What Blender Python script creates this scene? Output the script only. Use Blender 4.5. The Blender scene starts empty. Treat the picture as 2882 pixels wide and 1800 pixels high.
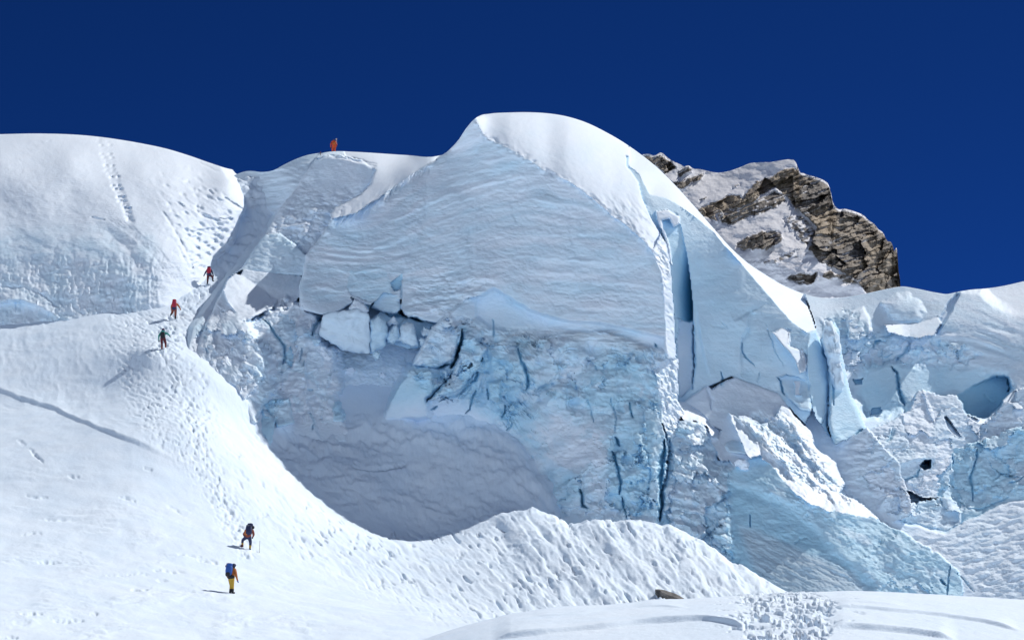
import bpy, bmesh, math, random
import numpy as np
from mathutils import Vector, Matrix

random.seed(7)
SC = bpy.context.scene
COL = SC.collection

# ------------------------------------------------------------------ camera
W0, H0 = 2882.0, 1800.0          # picture grid the place was surveyed on
F = 5378.0
PITCH = math.atan((1900 - 900) / F)
cam_d = bpy.data.cameras.new('camera')
cam = bpy.data.objects.new('camera', cam_d)
COL.objects.link(cam)
cam_d.sensor_width = 36.0
cam_d.lens = 36.0 * F / W0
cam_d.clip_start = 0.5
cam_d.clip_end = 20000
cam.location = (0, 0, 0)
cam.rotation_euler = (math.pi / 2 + PITCH, 0, 0)
SC.camera = cam

# ------------------------------------------------------------------ sky, sun, exposure
SUN_EL, SUN_BACK = math.radians(45.3), math.radians(39)
sun_dir = Vector((math.cos(SUN_EL) * math.cos(SUN_BACK), math.cos(SUN_EL) * math.sin(SUN_BACK), math.sin(SUN_EL)))
world = bpy.data.worlds.new('World')
SC.world = world
world.use_nodes = True
wn = world.node_tree
sky = wn.nodes.new('ShaderNodeTexSky')
sky.sky_type = 'NISHITA'
sky.sun_disc = False
sky.sun_elevation = SUN_EL
sky.sun_rotation = math.atan2(sun_dir.x, sun_dir.y)
sky.altitude = 9000
sky.air_density = 1.0
sky.dust_density = 0.0
sky.ozone_density = 8.0
bg = wn.nodes['Background']
bg.inputs["Strength"].default_value = 0.10
tint = wn.nodes.new('ShaderNodeMix')            # the thin, dry air of 7000 m: a darker, purer blue
tint.data_type = 'RGBA'
tint.blend_type = 'MULTIPLY'
tint.inputs['Factor'].default_value = 1.0
tint.inputs[7].default_value = (0.065, 0.215, 0.445, 1)
wn.links.new(sky.outputs['Color'], tint.inputs[6])
wn.links.new(tint.outputs[2], bg.inputs['Color'])

sl = bpy.data.lights.new('sun', 'SUN')
sl.energy = 3.6
sl.angle = math.radians(0.53)
sl.color = (1.0, 0.965, 0.92)
sun = bpy.data.objects.new('sun', sl)
COL.objects.link(sun)
sun.location = (60, 100, 120)
sun.rotation_euler = sun_dir.to_track_quat('Z', 'Y').to_euler()

vs = SC.view_settings
vs.view_transform = 'Standard'
vs.look = 'None'
vs.exposure = 0.32
vs.gamma = 1.0
vs.use_curve_mapping = False
SC.cycles.max_bounces = 14
SC.cycles.diffuse_bounces = 10
SC.cycles.glossy_bounces = 2

# ------------------------------------------------------------------ numeric helpers
CP, SP = math.cos(PITCH), math.sin(PITCH)

def ray(u, v):
    a = (np.asarray(u, float) - W0 / 2) / F
    b = (H0 / 2 - np.asarray(v, float)) / F
    dy = CP - SP * b
    dz = SP + CP * b
    return a / dy, dz / dy            # x and z per metre of y

def pt(u, v, Y):
    sx, sz = ray(u, v)
    return np.stack([sx * Y, np.broadcast_to(np.asarray(Y, float), np.shape(sx * Y)), sz * Y], -1)

def proj(x, y, z):
    zc = y * CP + z * SP
    yc = -y * SP + z * CP
    return W0 / 2 + F * x / zc, H0 / 2 - F * yc / zc

_rng = np.random.RandomState(11)
_perm = _rng.permutation(256)
_perm = np.concatenate([_perm, _perm, _perm])
_grad = np.stack([np.cos(np.arange(256) * 2 * np.pi / 256 * 37), np.sin(np.arange(256) * 2 * np.pi / 256 * 37)], 1)

def pn(x, y, seed=0):
    x = np.asarray(x, float) + seed * 17.31
    y = np.asarray(y, float) + seed * 9.77
    xi = np.floor(x).astype(np.int64); yi = np.floor(y).astype(np.int64)
    fx = x - xi; fy = y - yi
    xi &= 255; yi &= 255
    ux = fx * fx * fx * (fx * (fx * 6 - 15) + 10)
    uy = fy * fy * fy * (fy * (fy * 6 - 15) + 10)
    def g(ix, iy, dx, dy):
        h = _perm[_perm[ix & 255] + (iy & 255)]
        return _grad[h, 0] * dx + _grad[h, 1] * dy
    a = g(xi, yi, fx, fy); b = g(xi + 1, yi, fx - 1, fy)
    c = g(xi, yi + 1, fx, fy - 1); d = g(xi + 1, yi + 1, fx - 1, fy - 1)
    return 1.5 * ((a + (b - a) * ux) + ((c + (d - c) * ux) - (a + (b - a) * ux)) * uy)

def fbm(x, y, o=4, seed=0, gain=0.5):
    r = 0; a = 1.0; s = 0
    for i in range(o):
        r = r + a * pn(x, y, seed + i * 3)
        s += a; a *= gain; x = x * 2.03; y = y * 2.03
    return r / s

def ridged(x, y, o=4, seed=0):
    r = 0; a = 1.0; s = 0
    for i in range(o):
        r = r + a * (1 - np.abs(pn(x, y, seed + i * 3)) * 1.8)
        s += a; a *= 0.5; x = x * 2.07; y = y * 2.07
    return r / s

def cells(x, y, seed=0, jit=0.9):
    """jittered cells: distance to nearest, second nearest, offset and three random numbers of the cell"""
    xi = np.floor(x).astype(np.int64); yi = np.floor(y).astype(np.int64)
    f1 = np.full(x.shape, 1e9); f2 = np.full(x.shape, 1e9)
    ox = np.zeros(x.shape); oy = np.zeros(x.shape); hid = np.zeros(x.shape, np.int64)
    for dx in (-1, 0, 1):
        for dy in (-1, 0, 1):
            cx = xi + dx; cy = yi + dy
            h = _perm[_perm[(cx + seed * 13) & 255] + ((cy + seed * 7) & 255)]
            h2 = _perm[h + 57]
            px = cx + 0.5 + (h / 255 - 0.5) * jit; py = cy + 0.5 + (h2 / 255 - 0.5) * jit
            d = (x - px) ** 2 + (y - py) ** 2
            m = d < f1
            f2 = np.where(m, f1, np.minimum(f2, d))
            f1 = np.where(m, d, f1)
            ox = np.where(m, x - px, ox); oy = np.where(m, y - py, oy); hid = np.where(m, _perm[h2 + 91] * 1 + h, hid)
    r1 = _perm[hid & 255] / 255.0; r2 = _perm[(hid + 31) & 255] / 255.0; r3 = _perm[(hid + 77) & 255] / 255.0
    return np.sqrt(f1), np.sqrt(f2), ox, oy, r1, r2, r3

def sstep(a, b, x):
    t = np.clip((x - a) / (b - a), 0, 1)
    return t * t * (3 - 2 * t)

def tps(pts, smooth=0.0):
    p = np.array(pts, float)
    X = p[:, :2] / 300.0; z = p[:, 2]
    n = len(p)
    if n == 1:
        return lambda u, v: np.full(np.shape(u), z[0])
    if n < 4:
        A = np.c_[X, np.ones(n)]
        c = np.linalg.lstsq(A, z, rcond=None)[0]
        return lambda u, v: c[0] * u / 300.0 + c[1] * v / 300.0 + c[2]
    d2 = ((X[:, None] - X[None]) ** 2).sum(-1)
    K = 0.5 * d2 * np.log(d2 + 1e-12) + smooth * np.eye(n)
    Pm = np.c_[np.ones(n), X]
    A = np.zeros((n + 3, n + 3)); A[:n, :n] = K; A[:n, n:] = Pm; A[n:, :n] = Pm.T
    w = np.linalg.solve(A, np.r_[z, 0, 0, 0])
    def f(u, v):
        u = np.asarray(u, float) / 300.0; v = np.asarray(v, float) / 300.0
        r = w[n] + w[n + 1] * u + w[n + 2] * v
        for i in range(n):
            q = (u - X[i, 0]) ** 2 + (v - X[i, 1]) ** 2
            r = r + w[i] * 0.5 * q * np.log(q + 1e-12)
        return r
    return f

def seg_dist(u, v, pts, closed=False):
    pts = np.array(pts, float)
    n = len(pts)
    best = np.full(u.shape, 1e9); along = np.zeros(u.shape); side = np.zeros(u.shape)
    L = 0.0
    tot = sum(np.hypot(*(pts[(i + 1) % n] - pts[i])) for i in range(n if closed else n - 1))
    for i in range(n if closed else n - 1):
        a = pts[i]; b = pts[(i + 1) % n]
        e = b - a; l2 = e @ e; l = math.sqrt(l2)
        t = np.clip(((u - a[0]) * e[0] + (v - a[1]) * e[1]) / l2, 0, 1)
        du = u - a[0] - t * e[0]; dv = v - a[1] - t * e[1]
        d = np.hypot(du, dv)
        m = d < best
        best = np.where(m, d, best)
        along = np.where(m, (L + t * l) / tot, along)
        side = np.where(m, e[0] * dv - e[1] * du, side)
        L += l
    return best, along, np.sign(side)

def poly_sd(u, v, poly):
    """signed distance, positive inside"""
    d, _, _ = seg_dist(u, v, poly, True)
    p = np.array(poly, float)
    ins = np.zeros(u.shape, bool)
    n = len(p)
    for i in range(n):
        x1, y1 = p[i]; x2, y2 = p[(i + 1) % n]
        if y1 == y2: continue
        c = ((y1 > v) != (y2 > v)) & (u < (x2 - x1) * (v - y1) / (y2 - y1) + x1)
        ins ^= c
    return np.where(ins, d, -d)

def curve(pts):
    p = np.array(pts, float)
    def f(u):                                   # monotone-ish smooth curve through the points
        x, y = p[:, 0], p[:, 1]
        h = np.diff(x); s = np.diff(y) / h
        m = np.empty(len(x)); m[0] = s[0]; m[-1] = s[-1]
        m[1:-1] = (s[:-1] * h[1:] + s[1:] * h[:-1]) / (h[1:] + h[:-1])
        i = np.clip(np.searchsorted(x, u) - 1, 0, len(x) - 2)
        t = (u - x[i]) / h[i]
        t2, t3 = t * t, t * t * t
        r = (2 * t3 - 3 * t2 + 1) * y[i] + (t3 - 2 * t2 + t) * h[i] * m[i] + (-2 * t3 + 3 * t2) * y[i + 1] + (t3 - t2) * h[i] * m[i + 1]
        r = np.where(u < x[0], y[0] + (u - x[0]) * m[0], r)
        return np.where(u > x[-1], y[-1] + (u - x[-1]) * m[-1], r)
    return f

# ------------------------------------------------------------------ materials
def new_mat(name):
    m = bpy.data.materials.new(name)
    m.use_nodes = True
    nt = m.node_tree
    return m, nt, nt.nodes['Principled BSDF']

def nd(nt, kind, **kw):
    n = nt.nodes.new(kind)
    for k, v in kw.items():
        setattr(n, k, v)
    return n

def rgb_mix(nt, fac, a, b):
    n = nd(nt, 'ShaderNodeMix', data_type='RGBA')
    for sock, val in ((n.inputs['Factor'], fac), (n.inputs[6], a), (n.inputs[7], b)):
        if hasattr(val, 'is_linked') or isinstance(val, bpy.types.NodeSocket):
            nt.links.new(val, sock)
        else:
            sock.default_value = val
    return n.outputs[2]

def attr(nt, name):
    return nd(nt, 'ShaderNodeAttribute', attribute_name=name).outputs['Fac']

def noise_tex(nt, scale, detail=4, rough=0.55, vec=None):
    n = nd(nt, 'ShaderNodeTexNoise')
    n.inputs['Scale'].default_value = scale
    n.inputs['Detail'].default_value = detail
    n.inputs['Roughness'].default_value = rough
    if vec is not None:
        nt.links.new(vec, n.inputs['Vector'])
    return n.outputs['Fac']

def ramp(nt, fac, stops):
    r = nd(nt, 'ShaderNodeValToRGB')
    e = r.color_ramp.elements
    while len(e) < len(stops): e.new(0.5)
    for el, (p, c) in zip(e, stops):
        el.position = p
        el.color = c if len(c) == 4 else (*c, 1)
    nt.links.new(fac, r.inputs['Fac'])
    return r.outputs['Color']

def coords(nt, sx=1, sy=1, sz=1):
    g = nd(nt, 'ShaderNodeNewGeometry')
    mp = nd(nt, 'ShaderNodeMapping')
    mp.inputs['Scale'].default_value = (sx, sy, sz)
    nt.links.new(g.outputs['Position'], mp.inputs['Vector'])
    return mp.outputs['Vector']

def bump(nt, bsdf, height, strength, dist):
    b = nd(nt, 'ShaderNodeBump')
    b.inputs['Strength'].default_value = strength
    b.inputs['Distance'].default_value = dist
    nt.links.new(height, b.inputs['Height'])
    nt.links.new(b.outputs['Normal'], bsdf.inputs['Normal'])

def mat_snow():
    m, nt, b = new_mat('snow')
    p = coords(nt)
    c = ramp(nt, noise_tex(nt, 0.35, 3, 0.5, p), [(0.3, (0.70, 0.82, 0.945)), (0.7, (0.745, 0.845, 0.95))])
    nt.links.new(c, b.inputs['Base Color'])
    b.inputs['Roughness'].default_value = 0.75
    b.inputs['Specular IOR Level'].default_value = 0.15
    bump(nt, b, noise_tex(nt, 5.0, 6, 0.65, p), 0.5, 0.06)
    return m

SNOW_C = (0.83, 0.845, 0.875, 1)
ICE_C = (0.55, 0.745, 0.87, 1)
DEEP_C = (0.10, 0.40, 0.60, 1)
DIRT_GREY_C = (0.42, 0.42, 0.44, 1)

def mat_ice(name='glacier_ice', rough=0.68, spec=0.18, relief=0.75):
    m, nt, b = new_mat(name)
    p = coords(nt)
    n1 = noise_tex(nt, 0.5, 5, 0.6, p)
    snow = rgb_mix(nt, n1, (0.735, 0.835, 0.945, 1), (0.80, 0.868, 0.95, 1))
    ice = rgb_mix(nt, noise_tex(nt, 0.9, 5, 0.6, p), (0.42, 0.70, 0.88, 1), (0.58, 0.79, 0.915, 1))
    col = rgb_mix(nt, attr(nt, 'ice'), snow, ice)
    col = rgb_mix(nt, attr(nt, 'dirt'), col, DIRT_GREY_C)
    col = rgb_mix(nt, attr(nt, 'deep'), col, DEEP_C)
    nt.links.new(col, b.inputs['Base Color'])
    b.inputs['Roughness'].default_value = rough
    b.inputs['Specular IOR Level'].default_value = spec
    p2 = coords(nt, 1, 1, 2.6)
    bump(nt, b, noise_tex(nt, 3.2, 6, 0.65, p2), relief, 0.08)
    return m

def mat_rock():
    m, nt, b = new_mat('peak_rock')
    p = coords(nt, 1, 1, 2.2)
    c = ramp(nt, noise_tex(nt, 0.035, 5, 0.6, p), [(0.34, (0.05, 0.048, 0.052)), (0.5, (0.17, 0.158, 0.148)), (0.66, (0.36, 0.32, 0.27))])
    tan = ramp(nt, noise_tex(nt, 0.09, 5, 0.6, p), [(0.3, (0.26, 0.21, 0.15)), (0.7, (0.44, 0.37, 0.28))])
    c = rgb_mix(nt, attr(nt, 'tan'), c, tan)
    c = rgb_mix(nt, attr(nt, 'snow'), c, (0.84, 0.85, 0.88, 1))
    nt.links.new(c, b.inputs['Base Color'])
    b.inputs['Roughness'].default_value = 0.9
    b.inputs['Specular IOR Level'].default_value = 0.2
    bump(nt, b, noise_tex(nt, 0.18, 5, 0.6, p), 0.4, 1.0)
    return m

def mat_plain(name, col, rough=0.7, var=0.25, scale=9.0):
    m, nt, b = new_mat(name)
    tc = nd(nt, 'ShaderNodeTexCoord')
    n = noise_tex(nt, scale, 4, 0.6, tc.outputs['Object'])
    lo = tuple(c * (1 - var) for c in col) + (1,); hi = tuple(min(1, c * (1 + var)) for c in col) + (1,)
    nt.links.new(rgb_mix(nt, n, lo, hi), b.inputs['Base Color'])
    b.inputs['Roughness'].default_value = rough
    bump(nt, b, noise_tex(nt, scale * 3, 4, 0.6, tc.outputs['Object']), 0.4, 0.02)
    return m

M_SNOW = mat_snow()
M_ICE = mat_ice()
M_GLINT = mat_ice('wet_ice', 0.5, 0.3, 0.9)
M_SNOWCAP = mat_ice('cap_snow', 0.8, 0.15, 0.25)
M_ROCK = mat_rock()

# ------------------------------------------------------------------ object helpers
def tag(o, label=None, cat=None, group=None, kind=None):
    if label: o['label'] = label
    if cat: o['category'] = cat
    if group: o['group'] = group
    if kind: o['kind'] = kind
    return o

def empty(name, loc=(0, 0, 0)):
    o = bpy.data.objects.new(name, None)
    o.empty_display_size = 0.5
    COL.objects.link(o)
    o.location = loc
    return o

def set_parent(o, parent):
    if parent is not None:
        o.parent = parent
        o.matrix_parent_inverse = Matrix.Translation(-Vector(parent.location))

def mesh_obj(name, verts, faces, mat, parent=None, attrs=None, smooth=True, sharp=None):
    verts = np.asarray(verts, np.float32); faces = np.asarray(faces, np.int32)
    me = bpy.data.meshes.new(name)
    k = faces.shape[1]
    me.vertices.add(len(verts)); me.vertices.foreach_set('co', verts.ravel())
    me.loops.add(faces.size); me.loops.foreach_set('vertex_index', faces.ravel())
    me.polygons.add(len(faces))
    me.polygons.foreach_set('loop_start', np.arange(0, faces.size, k, dtype=np.int32))
    me.polygons.foreach_set('use_smooth', np.full(len(faces), smooth))
    me.update(calc_edges=True)
    me.validate()
    if attrs:
        for nme, a in attrs.items():
            at = me.attributes.new(nme, 'FLOAT', 'POINT')
            at.data.foreach_set('value', np.asarray(a, np.float32).ravel())
    if sharp:
        me.set_sharp_from_angle(angle=math.radians(sharp))
    me.materials.append(mat)
    o = bpy.data.objects.new(name, me)
    COL.objects.link(o)
    set_parent(o, parent)
    return o

def sub_mesh(P, faces, keep, attrs):
    f = faces[keep]
    used, inv = np.unique(f.ravel(), return_inverse=True)
    return P[used], inv.reshape(f.shape), {k: a[used] for k, a in attrs.items()}

def grid_faces(nr, nc):
    i = np.arange(nr * nc).reshape(nr, nc)
    return np.stack([i[:-1, :-1], i[:-1, 1:], i[1:, 1:], i[1:, :-1]], -1).reshape(-1, 4)

# ------------------------------------------------------------------ sculpted reliefs
class Relief:
    """a wall surveyed column by column: rows run from the skyline down, the value is the distance in metres"""
    def __init__(s, u0, u1, du, top, bot, nrow):
        s.uc = np.arange(u0, u1 + du, du)
        s.nc = len(s.uc); s.nr = nrow
        t = np.linspace(0, 1, nrow) ** 1.0
        vt = top(s.uc); vb = bot(s.uc)
        s.U = np.broadcast_to(s.uc, (nrow, s.nc)).copy()
        s.V = vt[None] + t[:, None] * (vb - vt)[None]
        s.top = vt
        s.D = np.zeros_like(s.U)
        s.reg = np.zeros(s.U.shape, np.int16)
        s.A = {k: np.zeros_like(s.U) for k in ('ice', 'deep', 'dirt')}
        s.wn = fbm(s.U / 16, s.V / 16, 3, 25)
        s.wu = 1.5 * fbm(s.U / 52, s.V / 52, 6, 5, .62); s.wv = 1.5 * fbm(s.U / 52, s.V / 52, 6, 15, .62)

    def box(s, pts, pad):
        p = np.array(pts, float)
        u0, u1 = p[:, 0].min() - pad, p[:, 0].max() + pad
        v0, v1 = p[:, 1].min() - pad, p[:, 1].max() + pad
        c0, c1 = np.searchsorted(s.uc, [u0, u1])
        sub = (s.V[:, c0:c1] >= v0) & (s.V[:, c0:c1] <= v1)
        rows = np.where(sub.any(1))[0]
        if len(rows) == 0 or c1 <= c0: return None
        return slice(rows[0], rows[-1] + 1), slice(c0, c1)

    def mask(s, poly, feather=20, warp=6):
        m = np.zeros_like(s.U)
        b = s.box(poly, feather + warp * 2)
        if b is None: return m
        sd = poly_sd(s.U[b] + s.wu[b] * warp, s.V[b] + s.wv[b] * warp, poly)
        m[b] = sstep(-feather, feather, sd)
        return m

    def surf(s, poly, pts, ice=None, rnd=10, lean=0.6, warp=5, deep=None, dirt=None, reg=None, feather=0, rel=False, noise=0):
        b = s.box(poly, warp * 2 + feather + 4)
        if b is None: return
        u = s.U[b]; v = s.V[b]
        sd = poly_sd(u + s.wu[b] * warp, v + s.wv[b] * warp, poly)
        d = tps(pts)(u, v)
        if rel: d = s.D[b] + d
        if rnd > 0:
            q = np.clip(sd / rnd, 0, 1)
            dr = d + lean * (1 - np.sqrt(np.clip(1 - (1 - q) ** 2, 0, 1)))
            d = np.where(d < s.D[b], np.minimum(dr, s.D[b]), d)      # rounds off, never undercuts what it stands against
        if feather > 0:
            w = sstep(-feather, feather, sd)
        else:
            w = (sd > 0).astype(float)
        s.D[b] = s.D[b] * (1 - w) + d * w
        for k, a in (('ice', ice), ('deep', deep), ('dirt', dirt)):
            if a is not None:
                s.A[k][b] = s.A[k][b] * (1 - w) + a * w
        if reg is not None:
            s.reg[b] = np.where(sd > 0, reg, s.reg[b])

    def stroke(s, pts, width, depth, deep=0.0, ice=None, warp=5, taper=True, prof='v', dirt=None):
        b = s.box(pts, width * 2.5 + warp * 2)
        if b is None: return
        d, al, sd = seg_dist(s.U[b] + s.wu[b] * warp, s.V[b] + s.wv[b] * warp, pts)
        w = width * (np.sqrt(np.clip(4 * al * (1 - al), 0.02, 1)) if taper else 1.0)
        w = w * np.clip(.72 + .75 * s.wn[b], .25, 1.5)
        q = np.clip(1 - d / w, 0, 1)
        k = q if prof == 'v' else (q * q * (3 - 2 * q) if prof == 's' else np.sqrt(np.clip(1 - (1 - q) ** 2, 0, 1)))
        s.D[b] += depth * .58 * k
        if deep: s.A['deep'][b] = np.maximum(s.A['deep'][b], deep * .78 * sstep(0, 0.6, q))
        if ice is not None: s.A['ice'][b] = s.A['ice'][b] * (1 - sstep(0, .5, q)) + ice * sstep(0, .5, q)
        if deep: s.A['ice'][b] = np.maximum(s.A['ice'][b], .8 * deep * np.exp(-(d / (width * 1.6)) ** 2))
        if dirt: s.A['dirt'][b] = np.maximum(s.A['dirt'][b], dirt * .7 * sstep(0, .6, q))

    def ledge(s, pts, height, reach, warp=4, other=6, taper=True):
        """left of the direction of travel (above a left-to-right line) stands proud by `height`, dying away over `reach` px"""
        b = s.box(pts, reach + 10)
        if b is None: return
        d, al, sd = seg_dist(s.U[b] + s.wu[b] * warp, s.V[b] + s.wv[b] * warp, pts)
        tp = np.sqrt(np.clip(4 * al * (1 - al), 0.0, 1)) if taper else 1.0
        up = np.where(sd < 0, np.exp(-(d / reach) * 2.2), np.clip(1 - d / other, 0, 1))
        s.D[b] -= height * tp * up

    def blur(s, pts, width, n):
        b = s.box(pts, width * 2)
        if b is None: return
        d, _, _ = seg_dist(s.U[b], s.V[b], pts)
        m = sstep(width, width * .4, d)
        D = s.D[b]
        for _ in range(n):
            a = np.pad(D, 1, mode='edge')
            av = (a[:-2, 1:-1] + a[2:, 1:-1] + a[1:-1, :-2] + a[1:-1, 2:]) * .25
            D = D * (1 - m) + av * m
        s.D[b] = D

    def points(s):
        return pt(s.U, s.V, s.D)

    def back(s, n=10, depth=30.0, drop=14.0):
        """rows that carry the crest backwards and down behind the skyline"""
        P0 = pt(s.U[0], s.V[0], s.D[0])
        # slope at the crest
        rows = []
        for k in range(n, 0, -1):
            t = k / n
            y = depth * t ** 1.6
            q = P0.copy()
            q[:, 1] += y
            q[:, 0] += q[:, 0] / P0[:, 1] * y * 0.0
            q[:, 2] += (P0[:, 2] / P0[:, 1] - 0.12) * y * (1 - t) - drop * t * t
            rows.append(q)
        return np.stack(rows)

# ================================================================== snow slope
SLOPE = [  # surveyed points: picture column, row, distance
    (-300, 1790, 88), (0, 1790, 92), (0, 1600, 110), (0, 1400, 126), (0, 1200, 142), (0, 1000, 158), (0, 905, 166),
    (-300, 1400, 124), (-300, 1000, 158), (-300, 900, 168),
    (300, 1700, 103), (300, 1400, 127), (300, 1100, 149), (360, 880, 165.5), (150, 890, 166),
    (650, 1665, 112), (690, 1540, 124), (460, 978, 153), (488, 893, 164), (595, 795, 174), (680, 640, 187), (725, 492, 198.5),
    (540, 1200, 140), (560, 1400, 131), (635, 1245, 141.3), (545, 1000, 154.5), (690, 1120, 151), (760, 560, 192), (640, 560, 193),
    (750, 1300, 145), (900, 1400, 147), (1000, 1480, 144.5), (1200, 1500, 148.5), (1200, 1350, 154.5), (1000, 1330, 152), (1450, 1440, 148.5),
    (740, 1230, 150), (830, 1200, 155.5), (960, 1230, 157), (1100, 1215, 159), (1250, 1190, 160), (1400, 1245, 158), (1475, 1325, 155.5),
    (1200, 1650, 127), (950, 1600, 128), (1300, 1740, 112), (1000, 1790, 103), (600, 1790, 99), (800, 1640, 119),
    (1505, 1430, 146.5), (1600, 1480, 145), (1720, 1462, 145.5), (1800, 1477, 144), (1900, 1482, 142.5), (1960, 1512, 140), (2050, 1570, 136),
    (2120, 1604, 134), (2190, 1668, 129), (2300, 1700, 126), (1500, 1705, 122), (1700, 1700, 121), (1900, 1700, 122), (2080, 1700, 124),
    (1560, 1490, 152), (1640, 1505, 152), (1740, 1495, 152), (1850, 1505, 150.5), (1960, 1548, 147), (2080, 1615, 142), (2170, 1680, 136),
    (2700, 1760, 122), (3100, 1790, 122),
]
_sp = np.array([pt(u, v, Y) for u, v, Y in SLOPE])
_extra = np.array([(x, y, z) for x, y, z in [(-40, 0, -2.2), (0, 0, -1.7), (40, 0, -2.0), (-25, 50, -1.0), (0, 50, -0.9), (25, 50, -0.9), (-40, 200, 46), (-70, 120, 10),
                                             (60, 120, 1.0), (60, 170, 1.5), (24, 142, 3.0), (40, 146, 2.0), (20, 175, 9), (-10, 185, 38), (-60, 230, 56)]])
_sp = np.concatenate([_sp, _extra])
slope_f = tps(np.c_[_sp[:, 0] * 8, _sp[:, 1] * 8, _sp[:, 2]], smooth=0.002)

def slope_z(x, y):
    return slope_f(np.asarray(x) * 8, np.asarray(y) * 8)

def hollow(u, v, pts, width, depth, skew=0.0):
    d, al, sd = seg_dist(u, v, pts)
    w = width * np.sqrt(np.clip(4 * al * (1 - al), 0.02, 1))
    q = np.clip(1 - d / w, 0, 1)
    return -depth * q * q * (3 - 2 * q)

def rot(u, v, deg):
    c, s = math.cos(math.radians(deg)), math.sin(math.radians(deg))
    return u * c + v * s, -u * s + v * c

def soft_poly(u, v, poly, f):
    return sstep(-f, f, poly_sd(u, v, poly))

def build_slope():
    uc = np.concatenate([np.arange(-320, 2420, 3.1), np.arange(2430, 3300, 24)])
    yr = np.concatenate([np.linspace(6, 84, 50), np.linspace(84.5, 168, 430), np.linspace(168.3, 202, 120), np.linspace(205, 240, 8)])
    U0, Y = np.meshgrid(uc, yr)
    X = (U0 - W0 / 2) / F * Y
    Z = slope_z(X, Y)
    u, v = proj(X, Y, Z)
    wu = fbm(u / 60, v / 60, 3, 2) * 22; wv = fbm(u / 60, v / 60, 3, 8) * 22
    dz = 0.22 * fbm(X / 7, Y / 7, 3, 3) + 0.05 * fbm(X / 1.4, Y / 1.4, 3, 5)
    ax, ay = rot(u + wu * .6, v + wv * .4, 10)
    dz += .05 * sstep(.0, .5, fbm(u / 170, v / 90, 2, 7)) * fbm(ax / 44, ay / 9, 4, 6, .6)
    # trodden belt in the gully and down to the lower climbers
    belt = soft_poly(u + wu, v + wv, [(300, 880), (470, 860), (540, 780), (590, 690), (560, 600), (640, 620), (660, 700), (620, 800), (545, 900), (525, 990),
                                      (610, 1090), (640, 1200), (600, 1250), (640, 1330), (690, 1420), (720, 1540), (650, 1520), (590, 1400), (500, 1300), (420, 1240), (350, 1100), (300, 960)], 34)
    core = np.exp(-(seg_dist(u + wu * .4, v + wv * .4, [(690, 1545), (640, 1440), (590, 1330), (545, 1200), (500, 1080), (462, 985), (485, 900), (555, 830), (597, 800), (605, 720), (600, 650), (660, 630)])[0] / 24) ** 2)
    a, b = rot(u + wu * .5, v + wv * .5, 24)
    hole = sstep(.10, .42, fbm(a / 18, b / 7.5, 4, 61, .6))
    hol2 = sstep(.12, .5, fbm(a / 34, b / 17, 3, 64, .6))
    thin = .35 + .65 * sstep(-.25, .35, fbm(u / 110, v / 80, 2, 66))
    dz -= (0.18 * belt * thin + 0.14 * core) * hole
    dz -= 0.18 * core * hol2
    dz += (0.09 * belt + 0.10 * core) * fbm(a / 16, b / 8, 3, 68)
    # lumpy avalanche snow: right flank, streaked down the fall line
    fan = soft_poly(u + wu, v + wv, [(640, 1250), (760, 1330), (1000, 1480), (1250, 1500), (1480, 1420), (1800, 1460), (2000, 1530), (2240, 1700), (1400, 1760), (1150, 1700), (900, 1600), (760, 1500), (690, 1400)], 50)
    a, b = rot(u + wu * .35, v + wv * .35, 44)
    thin = .3 + .7 * sstep(-.3, .3, fbm(u / 140, v / 90, 2, 67))
    dz -= 0.20 * fan * thin * sstep(.18, .45, fbm(a / 34, b / 10, 3, 62))
    dz += 0.10 * fan * fbm(a / 80, b / 16, 4, 21)
    dz += .34 * np.exp(-(seg_dist(u, v, [(1490, 1440), (1505, 1430), (1540, 1448), (1600, 1480), (1660, 1472), (1720, 1462), (1800, 1477), (1900, 1482), (1960, 1512), (2050, 1570), (2120, 1604)])[0] / 26) ** 2) * fbm(X / 1.6, Y / 2.4, 4, 91)
    mound = soft_poly(u + wu, v + wv, [(1380, 1460), (1500, 1415), (1720, 1440), (1900, 1465), (2100, 1590), (2230, 1690), (1700, 1720), (1450, 1700), (1400, 1600)], 40)
    a2, b2 = rot(u + wu * .5, v + wv * .5, 54)
    dz += mound * (0.40 * fbm(a2 / 300, b2 / 60, 3, 31) + 0.14 * fbm(a2 / 70, b2 / 24, 4, 35))
    dz -= mound * .17 * sstep(.2, .5, fbm(a2 / 60, b2 / 13, 3, 63)) * sstep(-.2, .3, fbm(u / 120, v / 90, 2, 69))
    dz += mound * .05 * sstep(.1, .5, fbm(u / 14, v / 10, 2, 70))
    # shaded hollow under the cliff: ripples and a small slump crack
    bay = soft_poly(u + wu, v + wv, [(680, 1180), (760, 1240), (1000, 1200), (1250, 1190), (1480, 1300), (1540, 1400), (1250, 1490), (1000, 1460), (760, 1320)], 50)
    a3, b3 = rot(u + wu * .6, v + wv * .6, 12)
    dz += bay * (0.20 * fbm(a3 / 40, b3 / 14, 5, 41, .6) + 0.07 * ridged(a3 / 22, b3 / 9, 3, 43) + .25 * fbm(u / 120, v / 60, 3, 44))
    top_b = soft_poly(u, v, [(680, 1130), (830, 1150), (1000, 1170), (1250, 1130), (1420, 1180), (1560, 1280), (1560, 1380), (1400, 1290), (1200, 1250), (950, 1290), (800, 1260), (700, 1240)], 30)
    top_b = np.maximum(top_b, soft_poly(u, v, [(1360, 1200), (1480, 1280), (1560, 1360), (1580, 1450), (1500, 1430), (1420, 1330)], 24))
    dz += top_b * (.7 * fbm(X / 5, Y / 5, 4, 46) + .55 * fbm(X / 1.7, Y / 1.7, 5, 49, .6) + .12 * fbm(u / 26, v / 14, 4, 48))
    dz += bay * .10 * fbm(X / .8, Y / 1.1, 4, 47, .6)
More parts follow.
